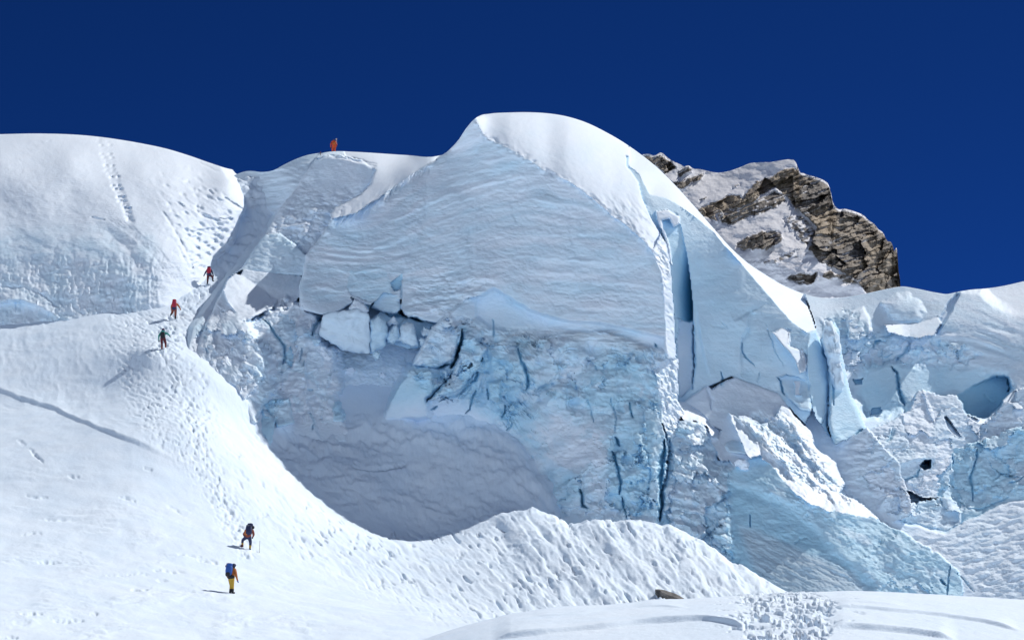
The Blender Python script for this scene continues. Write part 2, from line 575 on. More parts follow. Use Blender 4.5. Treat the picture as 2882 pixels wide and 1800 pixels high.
    dz += hollow(u, v + wv * .15, [(990, 1312), (1060, 1322), (1145, 1314)], 8, 0.42) + 0.1 * np.exp(-((v - 1330) / 8) ** 2) * sstep(985, 1010, u) * sstep(1150, 1130, u)
    # wind ripples on the open slope
    low = soft_poly(u + wu, v + wv, [(-400, 1250), (250, 1330), (520, 1480), (720, 1640), (900, 1700), (900, 1900), (-400, 1900)], 60)
    dz += low * (0.10 * ridged(u / 90 + wu / 90, v / 13 + wv / 60, 3, 51) * sstep(0.0, 0.4, fbm(u / 200, v / 60, 2, 55) + .1))
    up = soft_poly(u + wu, v + wv, [(-400, 930), (330, 900), (330, 1080), (250, 1160), (0, 1080), (-400, 1060)], 40)
    dz += up * 0.06 * ridged(u / 40 + wu / 60, v / 50, 3, 58)
    # the old traverse, a long low step
    d, al, sd = seg_dist(u + wu * .1, v + wv * .2, [(-320, 1000), (0, 1099), (70, 1125), (150, 1150), (260, 1193), (345, 1230), (430, 1268), (490, 1292), (560, 1325)])
    dz += (0.20 + .10 * fbm(u / 50, v / 50, 2, 88)) * np.where(sd < 0, np.exp(-d / 26), np.clip(1 - d / 5, 0, 1)) * sstep(1, .75, al)
    for p, w, dp in [([(103, 1577), (140, 1576), (178, 1580)], 7, .22), ([(498, 1559), (530, 1562), (566, 1565)], 5, .2), ([(555, 1574), (590, 1579), (612, 1584)], 8, .22),
                     ([(370, 1658), (412, 1660)], 7, .22), ([(55, 1735), (90, 1732), (122, 1730)], 6, .2), ([(250, 1727), (275, 1725)], 9, .25), ([(0, 1790), (46, 1787)], 6, .2), ([(150, 1748), (235, 1743)], 6, .2),
                     ([(180, 1335), (225, 1342)], 7, .22), ([(400, 1318), (432, 1324)], 6, .2), ([(45, 1240), (70, 1255)], 8, .2), ([(80, 1260), (120, 1305)], 7, .2), ([(440, 1628), (475, 1632)], 7, .15), ([(430, 1605), (520, 1612)], 6, .15),
                     ([(60, 1500), (120, 1504)], 6, .15), ([(70, 1390), (135, 1396)], 6, .15), ([(335, 1400), (380, 1412)], 7, .2), ([(470, 1418), (520, 1450)], 6, .15), ([(300, 1620), (420, 1612)], 6, .13), ([(100, 1460), (240, 1462)], 7, .12)]:
        dz += hollow(u + wu * .5, v + wv * .3, p, w, dp * .7) * np.clip(.6 + 1.6 * fbm(u / 14, v / 9, 3, 81), 0, 1.3)
    dz += .45 * np.exp(-((u - 418) / 40) ** 2 - ((v - 1006) / 24) ** 2)  # bump added so the teal climber's shadow lands sooner
    head = soft_poly(u, v, [(600, 470), (760, 470), (860, 440), (800, 580), (720, 680), (640, 760), (600, 700), (660, 600)], 16)
    dz += head * (.8 * fbm(u / 60, v / 20, 4, 82, .6) + .35 * pn(v / 12 + u / 80, u / 140, 84))
    Z = Z + dz
    P = np.stack([X, Y, Z], -1).reshape(-1, 3)
    fc = grid_faces(*X.shape)
    keep = ~((u.ravel()[fc[:, 0]] > 2260) & (Y.ravel()[fc[:, 0]] > 136))
    Pk, fk, ak = sub_mesh(P, fc, keep, {})
    o = mesh_obj('snow_slope', Pk, fk[:, ::-1], M_SNOW)
    tag(o, kind='structure')
    return X, Y, Z

SX, SY, SZ = build_slope()

def ground_at(u, v, y_lo=80, y_hi=200):
    """where the sight line through a surveyed point first meets the built snow"""
    ys = np.linspace(y_lo, y_hi, 1600)
    sx, sz = ray(u, v)
    d = slope_z(sx * ys, ys) - sz * ys
    i = np.where(d > 0)[0]
    return float(ys[i[0]]) if len(i) else float(ys[-1])

# ================================================================== foreground drift
def build_drift():
    uc = np.arange(1040, 3300, 2.6)
    yr = np.concatenate([np.linspace(25, 36, 12), np.linspace(36.2, 66, 340), np.linspace(66.4, 100, 24)])
    U0, Y = np.meshgrid(uc, yr)
    crest = curve([(1000, 1900), (1150, 1818), (1300, 1762), (1400, 1736), (1500, 1721), (1700, 1704), (1850, 1694), (2000, 1682), (2200, 1668), (2300, 1664), (2600, 1672), (2882, 1688), (3300, 1720)])(U0)
    X = (U0 - W0 / 2) / F * Y
    _, rs = ray(U0, crest)
    yc = 64.0
    Z = rs * Y - 0.0023 * (Y - yc) ** 2
    u, v = proj(X, Y, Z)
    wu = fbm(u / 60, v / 30, 3, 2) * 20; wv = fbm(u / 60, v / 30, 3, 8) * 8
    dz = 0.03 * fbm(X / 2.5, Y / 4, 4, 3) + 0.012 * fbm(X / .5, Y / .8, 3, 7)
    # wind scarps
    for pts, h, w in [([(1380, 1800), (1480, 1788), (1600, 1774), (1700, 1766), (1800, 1755), (1900, 1749), (1990, 1746), (2060, 1756), (2120, 1770)], .15, 60),
                      ([(2320, 1774), (2380, 1768), (2460, 1772), (2560, 1780), (2700, 1800)], .10, 50),
                      ([(2330, 1708), (2420, 1712), (2520, 1722), (2640, 1732), (2760, 1750), (2880, 1776)], .06, 40),
                      ([(1780, 1714), (1850, 1711), (1940, 1716)], .05, 25), ([(1870, 1722), (1930, 1720)], .04, 20), ([(1490, 1740), (1600, 1733), (1700, 1722)], .035, 30),
                      ([(2340, 1695), (2440, 1700), (2560, 1712)], .03, 30)]:
        us = [q[0] for q in pts]
        dv = v - curve(pts)(u)
        tp = sstep(us[0], us[0] + 60, u) * sstep(us[-1], us[-1] - 60, u) * np.clip(.75 + .8 * fbm(X / 3, Y / 30, 2, 17), .2, 1.2)
        dz += 1.5 * h * tp * np.where(dv < 0, np.exp(dv / w * 1.5), np.clip(1 - dv / 2.2, 0, 1))
    # where the party crossed: trampled blocks and holes
    tr = soft_poly(u + wu, v + wv, [(2080, 1676), (2160, 1668), (2290, 1668), (2330, 1690), (2360, 1712), (2310, 1735), (2340, 1765), (2300, 1830), (2090, 1840), (2100, 1770), (2070, 1740), (2120, 1715)], 16)
    jx, jy = X + .12 * fbm(X / .5, Y / 2, 3, 71), Y + .5 * fbm(X / .5, Y / 2, 3, 73)
    dz += tr * (-.20 * sstep(.05, .32, fbm(jx / .34, jy / 1.1, 4, 5, .6)) + .10 * sstep(.1, .4, fbm(jx / .22, jy / .9, 4, 9, .6)) - .14 * sstep(.1, .4, fbm(jx / .8, jy / 2.4, 3, 15)))
    sp = soft_poly(u + wu, v + wv, [(2040, 1690), (2400, 1690), (2420, 1740), (2300, 1820), (2060, 1820), (2020, 1740)], 40)
    dz -= sp * .09 * sstep(.25, .5, fbm(jx / .4, jy / 1.2, 3, 25))
    Z = Z + dz
    o = mesh_obj('snow_drift', np.stack([X, Y, Z], -1).reshape(-1, 3), grid_faces(*X.shape)[:, ::-1], M_SNOW)
    tag(o, kind='structure')
build_drift()

# ================================================================== unseen snow slopes around and behind, added to bounce light onto the ice
def build_bounce_field():
    th = np.linspace(0, 2 * np.pi, 181)
    r = np.concatenate([np.linspace(3, 150, 16), np.geomspace(170, 5000, 30)])
    T, Rr = np.meshgrid(th, r)
    X = np.sin(T) * Rr; Y = np.cos(T) * Rr
    front = sstep(.45, .75, np.cos(T))
    rise = np.clip(Rr - 170, 0, None) * .60 * sstep(170, 420, Rr) * sstep(5000, 1500, Rr)  # slopes out of view, steepened to throw more light on the cliffs
    Z = -3.0 - .012 * Rr + (1 - front) * rise * (.75 + .5 * fbm(X / 400, Y / 400, 4, 3)) - front * 30 * sstep(40, 150, Rr)
    o = mesh_obj('bounce_snowfield', np.stack([X, Y, Z], -1).reshape(-1, 3), grid_faces(*X.shape)[:, ::-1], M_SNOW)
    tag(o, kind='structure')
build_bounce_field()

# ================================================================== snow dome on the left
def build_dome():
    top = curve([(-400, 392), (-200, 384), (0, 378), (120, 376), (250, 382), (330, 392), (400, 404), (470, 419), (530, 437), (590, 458), (640, 474), (700, 484), (760, 490)])
    bot = curve([(-400, 990), (0, 975), (200, 960), (360, 950), (450, 930), (540, 850), (600, 790), (680, 690), (720, 640), (760, 600)])
    R = Relief(-330, 730, 3.0, top, bot, 215)
    u, v = R.U, R.V
    base = tps([(-300, 388, 212), (0, 380, 208), (200, 382, 207), (400, 405, 208), (530, 437, 206), (600, 461, 203), (700, 485, 200),
                (-300, 460, 189), (0, 450, 188.5), (200, 450, 188.5), (400, 470, 190), (500, 490, 190),
                (-300, 560, 178), (0, 550, 179), (200, 550, 179), (400, 560, 180), (500, 560, 181.6), (580, 560, 184),
                (-300, 660, 172), (0, 660, 172.3), (200, 650, 172.8), (330, 640, 173.5), (420, 660, 173), (500, 660, 175.3), (560, 660, 178.2), (600, 640, 181),
                (0, 760, 168.6), (200, 760, 168.6), (330, 760, 168.6), (420, 760, 168.8), (480, 760, 170.3), (540, 740, 173.5),
                (0, 860, 165.7), (200, 860, 165.7), (360, 860, 166), (450, 850, 167.2), (500, 830, 169.6), (0, 960, 163.8), (360, 940, 164.5), (-300, 860, 166), (-300, 760, 169),
                (600, 540, 185.8), (650, 560, 185.8), (680, 580, 186.6), (640, 500, 191.5), (680, 510, 193), (640, 660, 182), (600, 740, 178)], smooth=0.003)
    R.D = base(u, v)
    # bulge over the lower wall with its overhung fold
    R.ledge([(250, 615), (300, 650), (350, 690), (380, 730), (410, 765), (440, 790)], -.45, 60, other=35)
    for k in range(5):
        o = k * 14
        R.stroke([(300 + o, 612 + o * .2), (370 + o, 660 + o * .4), (430 + o, 720 + o * .45), (490 + o * .9, 790 + o * .5)], 7, 0.20, warp=6)
    R.stroke([(455, 590), (490, 640), (520, 700), (545, 755)], 9, 0.45)
    R.stroke([(500, 690), (525, 740), (540, 770)], 6, 0.25)
    lower = sstep(600, 690, v) * sstep(470, 400, u)
    # icy flutes and scallops low on the wall
    flu = sstep(690, 760, v) * sstep(490, 430, u + (v - 760) * .1)
    R.D += flu * (0.22 * ridged(u / 13 + R.wu * .8, v / 42 + R.wv * .5, 3, 4) + 0.12 * fbm(u / 22, v / 9, 3, 12))
    R.D += lower * 0.25 * fbm(u / 60, v / 40, 4, 17)
    R.ledge([(-100, 850), (0, 845), (60, 842), (100, 855), (150, 880), (165, 900)], .9, 45, other=10)
    R.stroke([(-100, 815), (0, 808), (60, 806), (120, 830), (170, 870)], 9, 0.35)
    R.A['ice'] = np.clip(lower * (0.35 + 0.7 * fbm(u / 70, v / 50, 4, 33)), 0, 1) * 0.7
    R.A['ice'] = np.maximum(R.A['ice'], 0.2 * R.mask([(-200, 850), (60, 835), (150, 880), (140, 905), (-200, 915)], 14))
    # chopped, trodden right flank
    ch = R.mask([(440, 480), (560, 470), (680, 590), (660, 660), (600, 760), (520, 740), (470, 600)], 40)
    a, b = rot(u + R.wu * 8, v + R.wv * 8, 32)
    f1, f2, ox, oy, r1, r2, r3 = cells(a / 30, b / 17, 7)
    R.D += ch * 0.45 * np.clip(1 - f1 / .42, 0, 1) * (r1 > .45)
    R.D += ch * 0.25 * fbm(a / 80, b / 18, 3, 71)
    tr = R.mask([(520, 640), (650, 630), (660, 690), (620, 790), (540, 780)], 20)
    f1, f2, ox, oy, r1, r2, r3 = cells(u / 19, v / 13, 27)
    R.D += tr * 0.5 * np.clip(1 - f1 / .48, 0, 1) * (r1 > .35)
    # the footprint line up the dome: two staggered rows of holes
    path = [(290, 396), (300, 430), (308, 470), (322, 505), (335, 540), (350, 575), (362, 603), (372, 640)]
    d, al, sd = seg_dist(u, v, path)
    off = d * sd
    n = 22
    ph = al * n
    for side, sh in ((-1, 0.0), (1, 0.5)):
        wob = np.sin(np.floor(ph + sh) * 4.7) * 3
        fr = (ph + sh) - np.floor(ph + sh) - 0.5
        amp = sstep(1.0, .85, al) * (0.55 + 0.35 * np.sin(np.floor(ph + sh) * 2.3))
        R.D += 1.1 * amp * np.clip(1 - np.hypot((off - side * (10 * (1 - al) + 3) - wob) / 9, fr / .42), 0, 1)
    R.D += 0.5 * np.exp(-(off / 9) ** 2) * sstep(0, .1, al) * sstep(1, .9, al) * (0.5 + 0.5 * fbm(u / 12, v / 12, 2, 3))
    for p in ([(255, 612), (295, 618)], [(100, 402), (122, 400)], [(82, 413), (110, 411)], [(130, 398), (145, 394)]):
        R.stroke(p, 5, 0.5, warp=2)
    R.D += 0.12 * fbm(u / 26, v / 14, 4, 80) + 0.3 * fbm(u / 130, v / 90, 3, 83)
    R.stroke([(560, 455), (600, 478), (640, 492)], 7, 0.6)
    R.stroke([(630, 552), (660, 575), (685, 592)], 6, 0.8)
    for p in ([(586, 536), (600, 546)], [(552, 585), (558, 598)], [(575, 610), (612, 618)], [(620, 613), (655, 617)]):
        R.stroke(p, 7, 0.6)
    # right edge, turned back into the gully
    edge = [(-400, 300), (600, 440), (640, 500), (665, 525), (686, 572), (689, 586), (672, 612), (664, 655), (658, 690), (640, 720), (610, 760), (560, 860), (480, 960), (-400, 1100)]
    sd = poly_sd(u + R.wu * 3, v + R.wv * 3, edge)
    q = np.clip(sd / 34, 0, 1)
    R.D += 1.6 * (1 - np.sqrt(1 - (1 - q) ** 2)) + np.where(sd < 0, -sd * 0.3, 0)
    P = np.concatenate([R.back(10, 40, 16), R.points()], 0)
    nb = 10
    att = {k: np.concatenate([np.zeros((nb, R.nc)), a], 0).ravel() for k, a in R.A.items()}
    fc = grid_faces(P.shape[0], R.nc)
    sdf = np.concatenate([np.broadcast_to(sd[0], (nb, R.nc)), sd], 0).ravel()
    keep = (sdf[fc] > -26).all(1)
    Pk, fk, ak = sub_mesh(P.reshape(-1, 3), fc, keep, att)
    o = mesh_obj('snow_dome', Pk, fk, M_ICE, attrs=ak, sharp=65)
    tag(o, kind='structure')
build_dome()

# ================================================================== the ice cliffs
def build_ice():
    top = curve([(640, 500), (700, 481), (740, 484), (770, 479), (800, 463), (830, 449), (860, 438), (905, 430), (940, 426), (1000, 427.5), (1060, 431), (1150, 437), (1225, 440),
                 (1250, 433), (1270, 416), (1290, 394), (1310, 364), (1330, 340), (1350, 326), (1380, 320), (1430, 317), (1480, 316), (1540, 319), (1600, 329), (1650, 345), (1700, 369), (1760, 404), (1800, 432), (1850, 472),
                 (1900, 521), (1950, 576), (2000, 633), (2050, 690), (2100, 736), (2150, 770), (2200, 800), (2250, 822), (2300, 836), (2350, 838), (2420, 829), (2500, 812), (2540, 806), (2580, 812),
                 (2640, 824), (2665, 827), (2690, 822), (2730, 815), (2780, 811), (2830, 803), (2882, 791), (3000, 770), (3200, 760)])
    bot = curve([(400, 1080), (600, 1180), (700, 1310), (900, 1330), (1300, 1330), (1450, 1420), (1520, 1520), (1700, 1530), (1900, 1560), (2100, 1680), (2250, 1780), (3200, 1800)])
    R = Relief(470, 3290, 2.9, top, bot, 500)
    u, v = R.U, R.V
    # general lie of the ground ---------------------------------------------------------
    base = tps([(640, 500, 201), (700, 484, 200), (760, 482, 195), (830, 450, 191.5), (905, 431, 190), (1000, 428, 192), (1150, 438, 194), (1240, 441, 187),
                (740, 570, 192), (790, 570, 188), (830, 535, 184.5), (870, 475, 186.5), (750, 630, 187), (700, 690, 182.5), (660, 745, 178), (625, 790, 173.5),
                (598, 830, 169.5), (560, 890, 163.5), (530, 960, 157), (523, 993, 155), (480, 1040, 156), (600, 1150, 152), (690, 1250, 152),
                (900, 1000, 164), (900, 1250, 159), (1250, 1280, 161), (1500, 1200, 160), (1600, 1500, 153), (1850, 1200, 160), (1900, 1500, 150),
                (2050, 1600, 144), (2200, 1700, 139), (2500, 1700, 138), (3000, 1720, 142), (2100, 1100, 165), (2300, 1200, 166), (2300, 840, 192), (2540, 808, 194), (2880, 792, 196), (3050, 780, 196),
                (2600, 1100, 178), (2880, 1100, 177), (2880, 1400, 168), (2600, 1400, 166), (2500, 950, 184), (2880, 950, 184)], smooth=0.002)
    R.D = base(u, v)
    R.A['ice'][:] = 0.25
    # left shoulder: shaded bowl, sunlit ramp ---------------------------------------------
    R.surf([(895, 440), (870, 475), (830, 535), (800, 570), (770, 620), (745, 660), (785, 668), (830, 690), (870, 720), (900, 680), (930, 640), (945, 600), (1010, 560), (1050, 515), (1062, 478), (1030, 455), (960, 436)],
           [(895, 440, 185.5), (830, 535, 183.2), (770, 620, 179.5), (745, 660, 177.5), (960, 450, 184.2), (1055, 490, 183), (960, 540, 182), (880, 600, 180), (930, 640, 179.6), (860, 700, 177.5), (1010, 545, 182)], ice=.1, rnd=14, lean=.8)
    R.surf([(960, 415), (1300, 405), (1290, 440), (1230, 475), (1190, 500), (1120, 540), (1060, 578), (1000, 610), (955, 635), (935, 632), (930, 600), (945, 585), (1005, 555), (1042, 520), (1056, 480), (1020, 452), (975, 438)],
           [(970, 428, 193), (1150, 437, 193), (1240, 438, 186), (1060, 470, 183.5), (1150, 470, 179), (1045, 530, 175.5), (1110, 505, 175.5), (940, 605, 170), (1220, 445, 179.5)], ice=0, rnd=6, lean=.8, warp=3)
    R.surf([(640, 782), (682, 752), (745, 660), (785, 655), (835, 690), (866, 720), (856, 776), (770, 770), (684, 758)],
           [(682, 752, 172.5), (745, 660, 176), (830, 690, 174.5), (863, 720, 173.3), (853, 775, 172), (770, 768, 172.3)], ice=.45, rnd=5, lean=.4, warp=2)
    R.surf([(684, 756), (770, 769), (858, 777), (850, 830), (820, 860), (700, 920), (640, 860)],
           [(684, 756, 172.3), (770, 769, 172.2), (858, 777, 172), (840, 830, 166.5), (700, 900, 166)], ice=.1, rnd=4, lean=.3, warp=2)
    # left toe ---------------------------------------------------------------------------
    R.surf([(632, 805), (612, 850), (600, 880), (585, 900), (560, 960), (548, 1000), (600, 1060), (690, 1150), (700, 1190), (760, 1210), (800, 1150), (770, 1000), (740, 930), (700, 890), (675, 850), (650, 820)],
           [(632, 805, 168), (605, 870, 163.2), (560, 960, 156.2), (600, 1050, 153), (690, 1130, 151.2), (678, 913, 157.5), (720, 890, 159.5), (700, 1000, 154.6), (760, 1000, 155.6), (750, 1120, 152.4)], ice=.15, rnd=16, lean=1.0)
    R.surf([(661, 769), (682, 776), (737, 811), (764, 838), (781, 837), (768, 866), (722, 887), (700, 902), (678, 913), (664, 878), (640, 850), (628, 815), (640, 790)],
           [(661, 769, 171.2), (781, 837, 167.3), (737, 811, 169.5), (722, 887, 160), (678, 913, 157.6), (628, 815, 166), (664, 870, 161.3)], ice=0, rnd=0, warp=3)
    R.surf([(590, 1012), (650, 990), (720, 1030), (742, 1060), (700, 1110), (690, 1130), (660, 1085), (600, 1060)],
           [(590, 1020, 153.3), (700, 1040, 153.2), (740, 1060, 153), (690, 1120, 150.8), (620, 1060, 152.3)], ice=.1, rnd=12, lean=.6)
    # ground between toe and main wall
    R.surf([(700, 900), (760, 860), (830, 850), (905, 880), (915, 960), (960, 985), (960, 1120), (990, 1260), (760, 1260), (720, 1180), (770, 1100), (760, 1000)],
           [(700, 900, 160.5), (830, 850, 163), (900, 900, 163.2), (780, 1000, 157.8), (900, 1050, 160), (760, 1200, 152.2), (880, 1200, 156), (960, 1220, 157.2)], ice=.12, rnd=0, feather=16, warp=20)
    # main wall --------------------------------------------------------------------------
    R.surf([(1322, 320), (1385, 360), (1460, 395), (1560, 460), (1640, 505), (1720, 565), (1790, 620), (1850, 690), (1880, 760), (1888, 835), (1892, 905), (1900, 1010),
            (1840, 1010), (1700, 1000), (1500, 1010), (1360, 990), (1280, 900), (1260, 890), (1232, 912), (1150, 892), (1128, 868), (1128, 840), (1050, 860), (1000, 850), (930, 890), (840, 870), (845, 800), (862, 720), (885, 690), (900, 670), (935, 615),
            (1000, 600), (1060, 560), (1120, 515), (1185, 470), (1230, 450), (1266, 418), (1290, 385)],
           [(1335, 335, 170), (1300, 380, 171), (1266, 425, 172.5), (1120, 520, 171.5), (935, 620, 169.5), (870, 720, 167.5), (845, 850, 163.2), (1000, 800, 164.3), (1130, 860, 162.6), (1150, 700, 166), (1250, 560, 168),
            (1440, 430, 167), (1600, 515, 165), (1730, 616, 163), (1842, 722, 161), (1874, 905, 159), (1880, 1000, 157.8), (1600, 700, 163), (1500, 900, 161.3), (1350, 800, 162.4), (1300, 640, 166)], ice=.28, rnd=9, lean=.5, warp=4, reg=1)
    R.surf([(1262, 420), (1300, 372), (1330, 330), (1362, 388), (1310, 420), (1240, 480), (1160, 545), (1090, 600), (1000, 622), (940, 622), (1000, 600), (1060, 562), (1120, 517), (1190, 470)],
           [(0, 0, 0)], ice=.05, rnd=0, rel=True, feather=8, warp=6, reg=1)
    # recess between the two main slabs of the wall, left part set back
    R.ledge([(1195, 470), (1205, 560), (1185, 640), (1150, 720), (1135, 800), (1127, 870)], -0.7, 120, other=45, warp=8)
    # snow cap -----------------------------------------------------------------------------
    cpoly = [(1328, 300), (1335, 335), (1365, 386), (1440, 421), (1500, 456), (1545, 488), (1600, 510), (1640, 538), (1690, 578), (1730, 612), (1765, 637), (1815, 680), (1842, 720), (1860, 763), (1884, 720), (1884, 698), (1870, 670), (1840, 620), (1812, 560), (1802, 512), (1768, 470), (1790, 440),
             (1700, 330), (1500, 290)]
    b = R.box(cpoly, 14)
    cu, cv = u[b], v[b]
    vc = curve([(1328, 330), (1345, 352), (1365, 386), (1440, 421), (1500, 456), (1545, 488), (1600, 510), (1640, 538), (1690, 578), (1730, 612), (1765, 637), (1815, 680), (1842, 720), (1862, 765), (1890, 800)])(cu)
    dc = curve([(1328, 170.2), (1365, 168.8), (1440, 167.2), (1545, 165.6), (1640, 164.2), (1730, 162.7), (1815, 161.2), (1860, 160.2), (1890, 159.6)])(cu)
    vt = np.broadcast_to(R.top[None], u.shape)[b]
    t = np.clip((vc - cv) / np.maximum(vc - vt, 25), -0.2, 1)
    hh = (vc - vt) * .031
    dcap = dc + hh * (1.25 * t + 2.2 * (1 - np.sqrt(np.clip(1 - np.clip(t, 0, 1) ** 2, 0, 1))))
    sdc = poly_sd(cu + R.wu[b] * 3, cv + R.wv[b] * 3, cpoly)
    m = sdc > 0
    R.D[b] = np.where(m, dcap, R.D[b]); R.A['ice'][b] = np.where(m, 0, R.A['ice'][b]); R.reg[b] = np.where(m, 2, R.reg[b])
    # narrow sunlit rib, the broken end of the wall -----------------------------------------
    R.surf([(1838, 700), (1842, 722), (1859, 765), (1869, 835), (1873, 905), (1878, 1010), (1908, 1010), (1903, 940), (1898, 860), (1891, 760), (1885, 697), (1860, 660)],
           [(1842, 722, 160.8), (1869, 835, 159.4), (1876, 1000, 157.6), (1888, 720, 162.6), (1898, 860, 161.8), (1905, 1000, 160.4)], ice=.12, rnd=0, warp=3, reg=3)
    # far slab right of the slot ------------------------------------------------------------
    R.surf([(1760, 440), (1764, 468), (1796, 510), (1806, 560), (1835, 620), (1865, 670), (1881, 700), (1887, 760), (1894, 860), (1903, 1010), (1902, 1130), (1925, 1140), (1990, 1090), (2060, 1060), (2190, 1110), (2215, 1140), (2300, 1230), (2330, 1200), (2310, 930),
            (2292, 935), (2262, 905), (2200, 860), (2140, 800), (2092, 742), (2030, 660), (1960, 560), (1850, 440)],
           [(1800, 450, 178), (1815, 540, 170.5), (1850, 620, 168), (1890, 700, 166.8), (1900, 900, 165), (1910, 1100, 162.5), (2000, 640, 170), (2092, 742, 168.5), (2200, 860, 166), (2292, 935, 164.5), (2000, 1000, 164.3), (2150, 1000, 163.2), (2200, 1120, 161.5), (2290, 1150, 162), (1950, 800, 167.2), (2050, 850, 166)],
           ice=.62, rnd=0, warp=2, reg=4)
    # its snow edge
    R.surf([(1770, 400), (1770, 468), (1800, 490), (1830, 548), (1870, 556), (1905, 575), (1960, 612), (2005, 650), (2050, 702), (2092, 748), (2150, 815), (2190, 862), (2230, 905), (2268, 935), (2292, 940), (2296, 930), (2270, 850), (2262, 780), (1900, 430)],
           [(1775, 465, 177), (1800, 490, 174.5), (1830, 548, 170.3), (1905, 575, 170.3), (1960, 612, 170.2), (2005, 650, 169.6), (2050, 700, 168.8), (2092, 748, 168.2), (2150, 815, 167.2), (2190, 862, 166.4), (2230, 905, 165.8), (2285, 940, 165),
            (1850, 474, 181), (1900, 522, 179), (1950, 578, 176.5), (2000, 634, 174), (2050, 692, 172.5), (2100, 737, 174), (2150, 771, 180), (2200, 801, 186), (2250, 823, 190), (2200, 832, 174), (2240, 860, 176), (2262, 890, 173.5), (2280, 920, 168.5)], ice=0, rnd=0, warp=2, reg=2)
    # the blue chimney ----------------------------------------------------------------------
    b = R.box([(1840, 580), (1960, 920)], 4)
    uu, vv = u[b] + R.wu[b] * 2, v[b] + R.wv[b] * 2
    lft = curve([(590, 1846), (620, 1856), (670, 1874), (700, 1886), (760, 1892), (860, 1899), (910, 1904)])(vv)
    rgt = curve([(590, 1905), (620, 1912), (680, 1926), (760, 1940), (850, 1949), (910, 1950)])(vv)
    t = np.clip((uu - lft) / (rgt - lft), 0, 1)
    ins = ((uu > lft) & (uu < rgt)) * sstep(596, 606, vv) * (vv < 902 + 5 * np.sin(uu / 9))
    dep = 0.15 + 3.8 * t ** 1.3 * sstep(630, 880, vv) ** 1.3
    R.D[b] += ins * dep
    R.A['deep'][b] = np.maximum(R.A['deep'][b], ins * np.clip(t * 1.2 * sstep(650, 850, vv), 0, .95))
    R.A['ice'][b] = np.maximum(R.A['ice'][b], ins * .8)
    R.surf([(1910, 905), (1950, 900), (1955, 1000), (1950, 1090), (1912, 1120), (1906, 1010)], [(1910, 905, 166.5), (1950, 905, 167), (1910, 1100, 163)], ice=.2, rnd=8, lean=.6)
    R.stroke([(1950, 900), (1954, 1000), (1950, 1100)], 7, 1.6, deep=.4)
    # lip of snow in the slot above the chimney
    R.surf([(1845, 594), (1880, 590), (1912, 610), (1912, 628), (1895, 640), (1885, 615), (1866, 618), (1868, 650), (1858, 645)], [(1845, 595, 166.8), (1910, 615, 167.6), (1866, 650, 166)], ice=0, rnd=5, lean=.5, warp=4)
    R.surf([(1862, 640), (1872, 650), (1884, 690), (1892, 745), (1886, 742), (1874, 690)], [(1862, 640, 165.2), (1890, 740, 163.6), (1872, 690, 164.5)], ice=0, rnd=3, lean=.4, warp=2)
    # lower, broken part of the main wall -----------------------------------------------------
    R.surf([(1160, 1022), (1220, 930), (1270, 872), (1290, 852), (1360, 830), (1480, 880), (1600, 915), (1700, 935), (1838, 965), (1882, 1000), (1905, 1130), (1880, 1240), (1862, 1460), (1870, 1540), (1500, 1540), (1400, 1300), (1070, 1290), (1072, 1180)],
           [(1160, 1022, 160.3), (1270, 872, 161), (1360, 840, 163.2), (1500, 900, 162.2), (1700, 950, 160), (1838, 975, 158.6), (1890, 1100, 156.5), (1070, 1200, 161.5), (1250, 1180, 161.3), (1400, 1230, 160.6), (1520, 1310, 157.6), (1540, 1450, 154.5),
            (1700, 1120, 157), (1700, 1300, 153.5), (1700, 1480, 150.5), (1860, 1300, 152.5), (1862, 1470, 149.3), (1450, 1050, 159.8), (1300, 1030, 160.3)], ice=.4, rnd=12, lean=.7, warp=8, reg=5)
    # smooth scoop under the wall
    R.surf([(1345, 838), (1390, 810), (1450, 850), (1520, 885), (1600, 905), (1690, 910), (1830, 940), (1870, 950), (1868, 985), (1800, 965), (1700, 930), (1600, 935), (1480, 945), (1390, 925), (1340, 890)],
           [(1345, 850, 163.2), (1390, 815, 163.4), (1520, 890, 162.7), (1700, 915, 161), (1860, 960, 159.3), (1480, 940, 161.6)], ice=.35, feather=6, rnd=0, warp=4, reg=1)
    return R

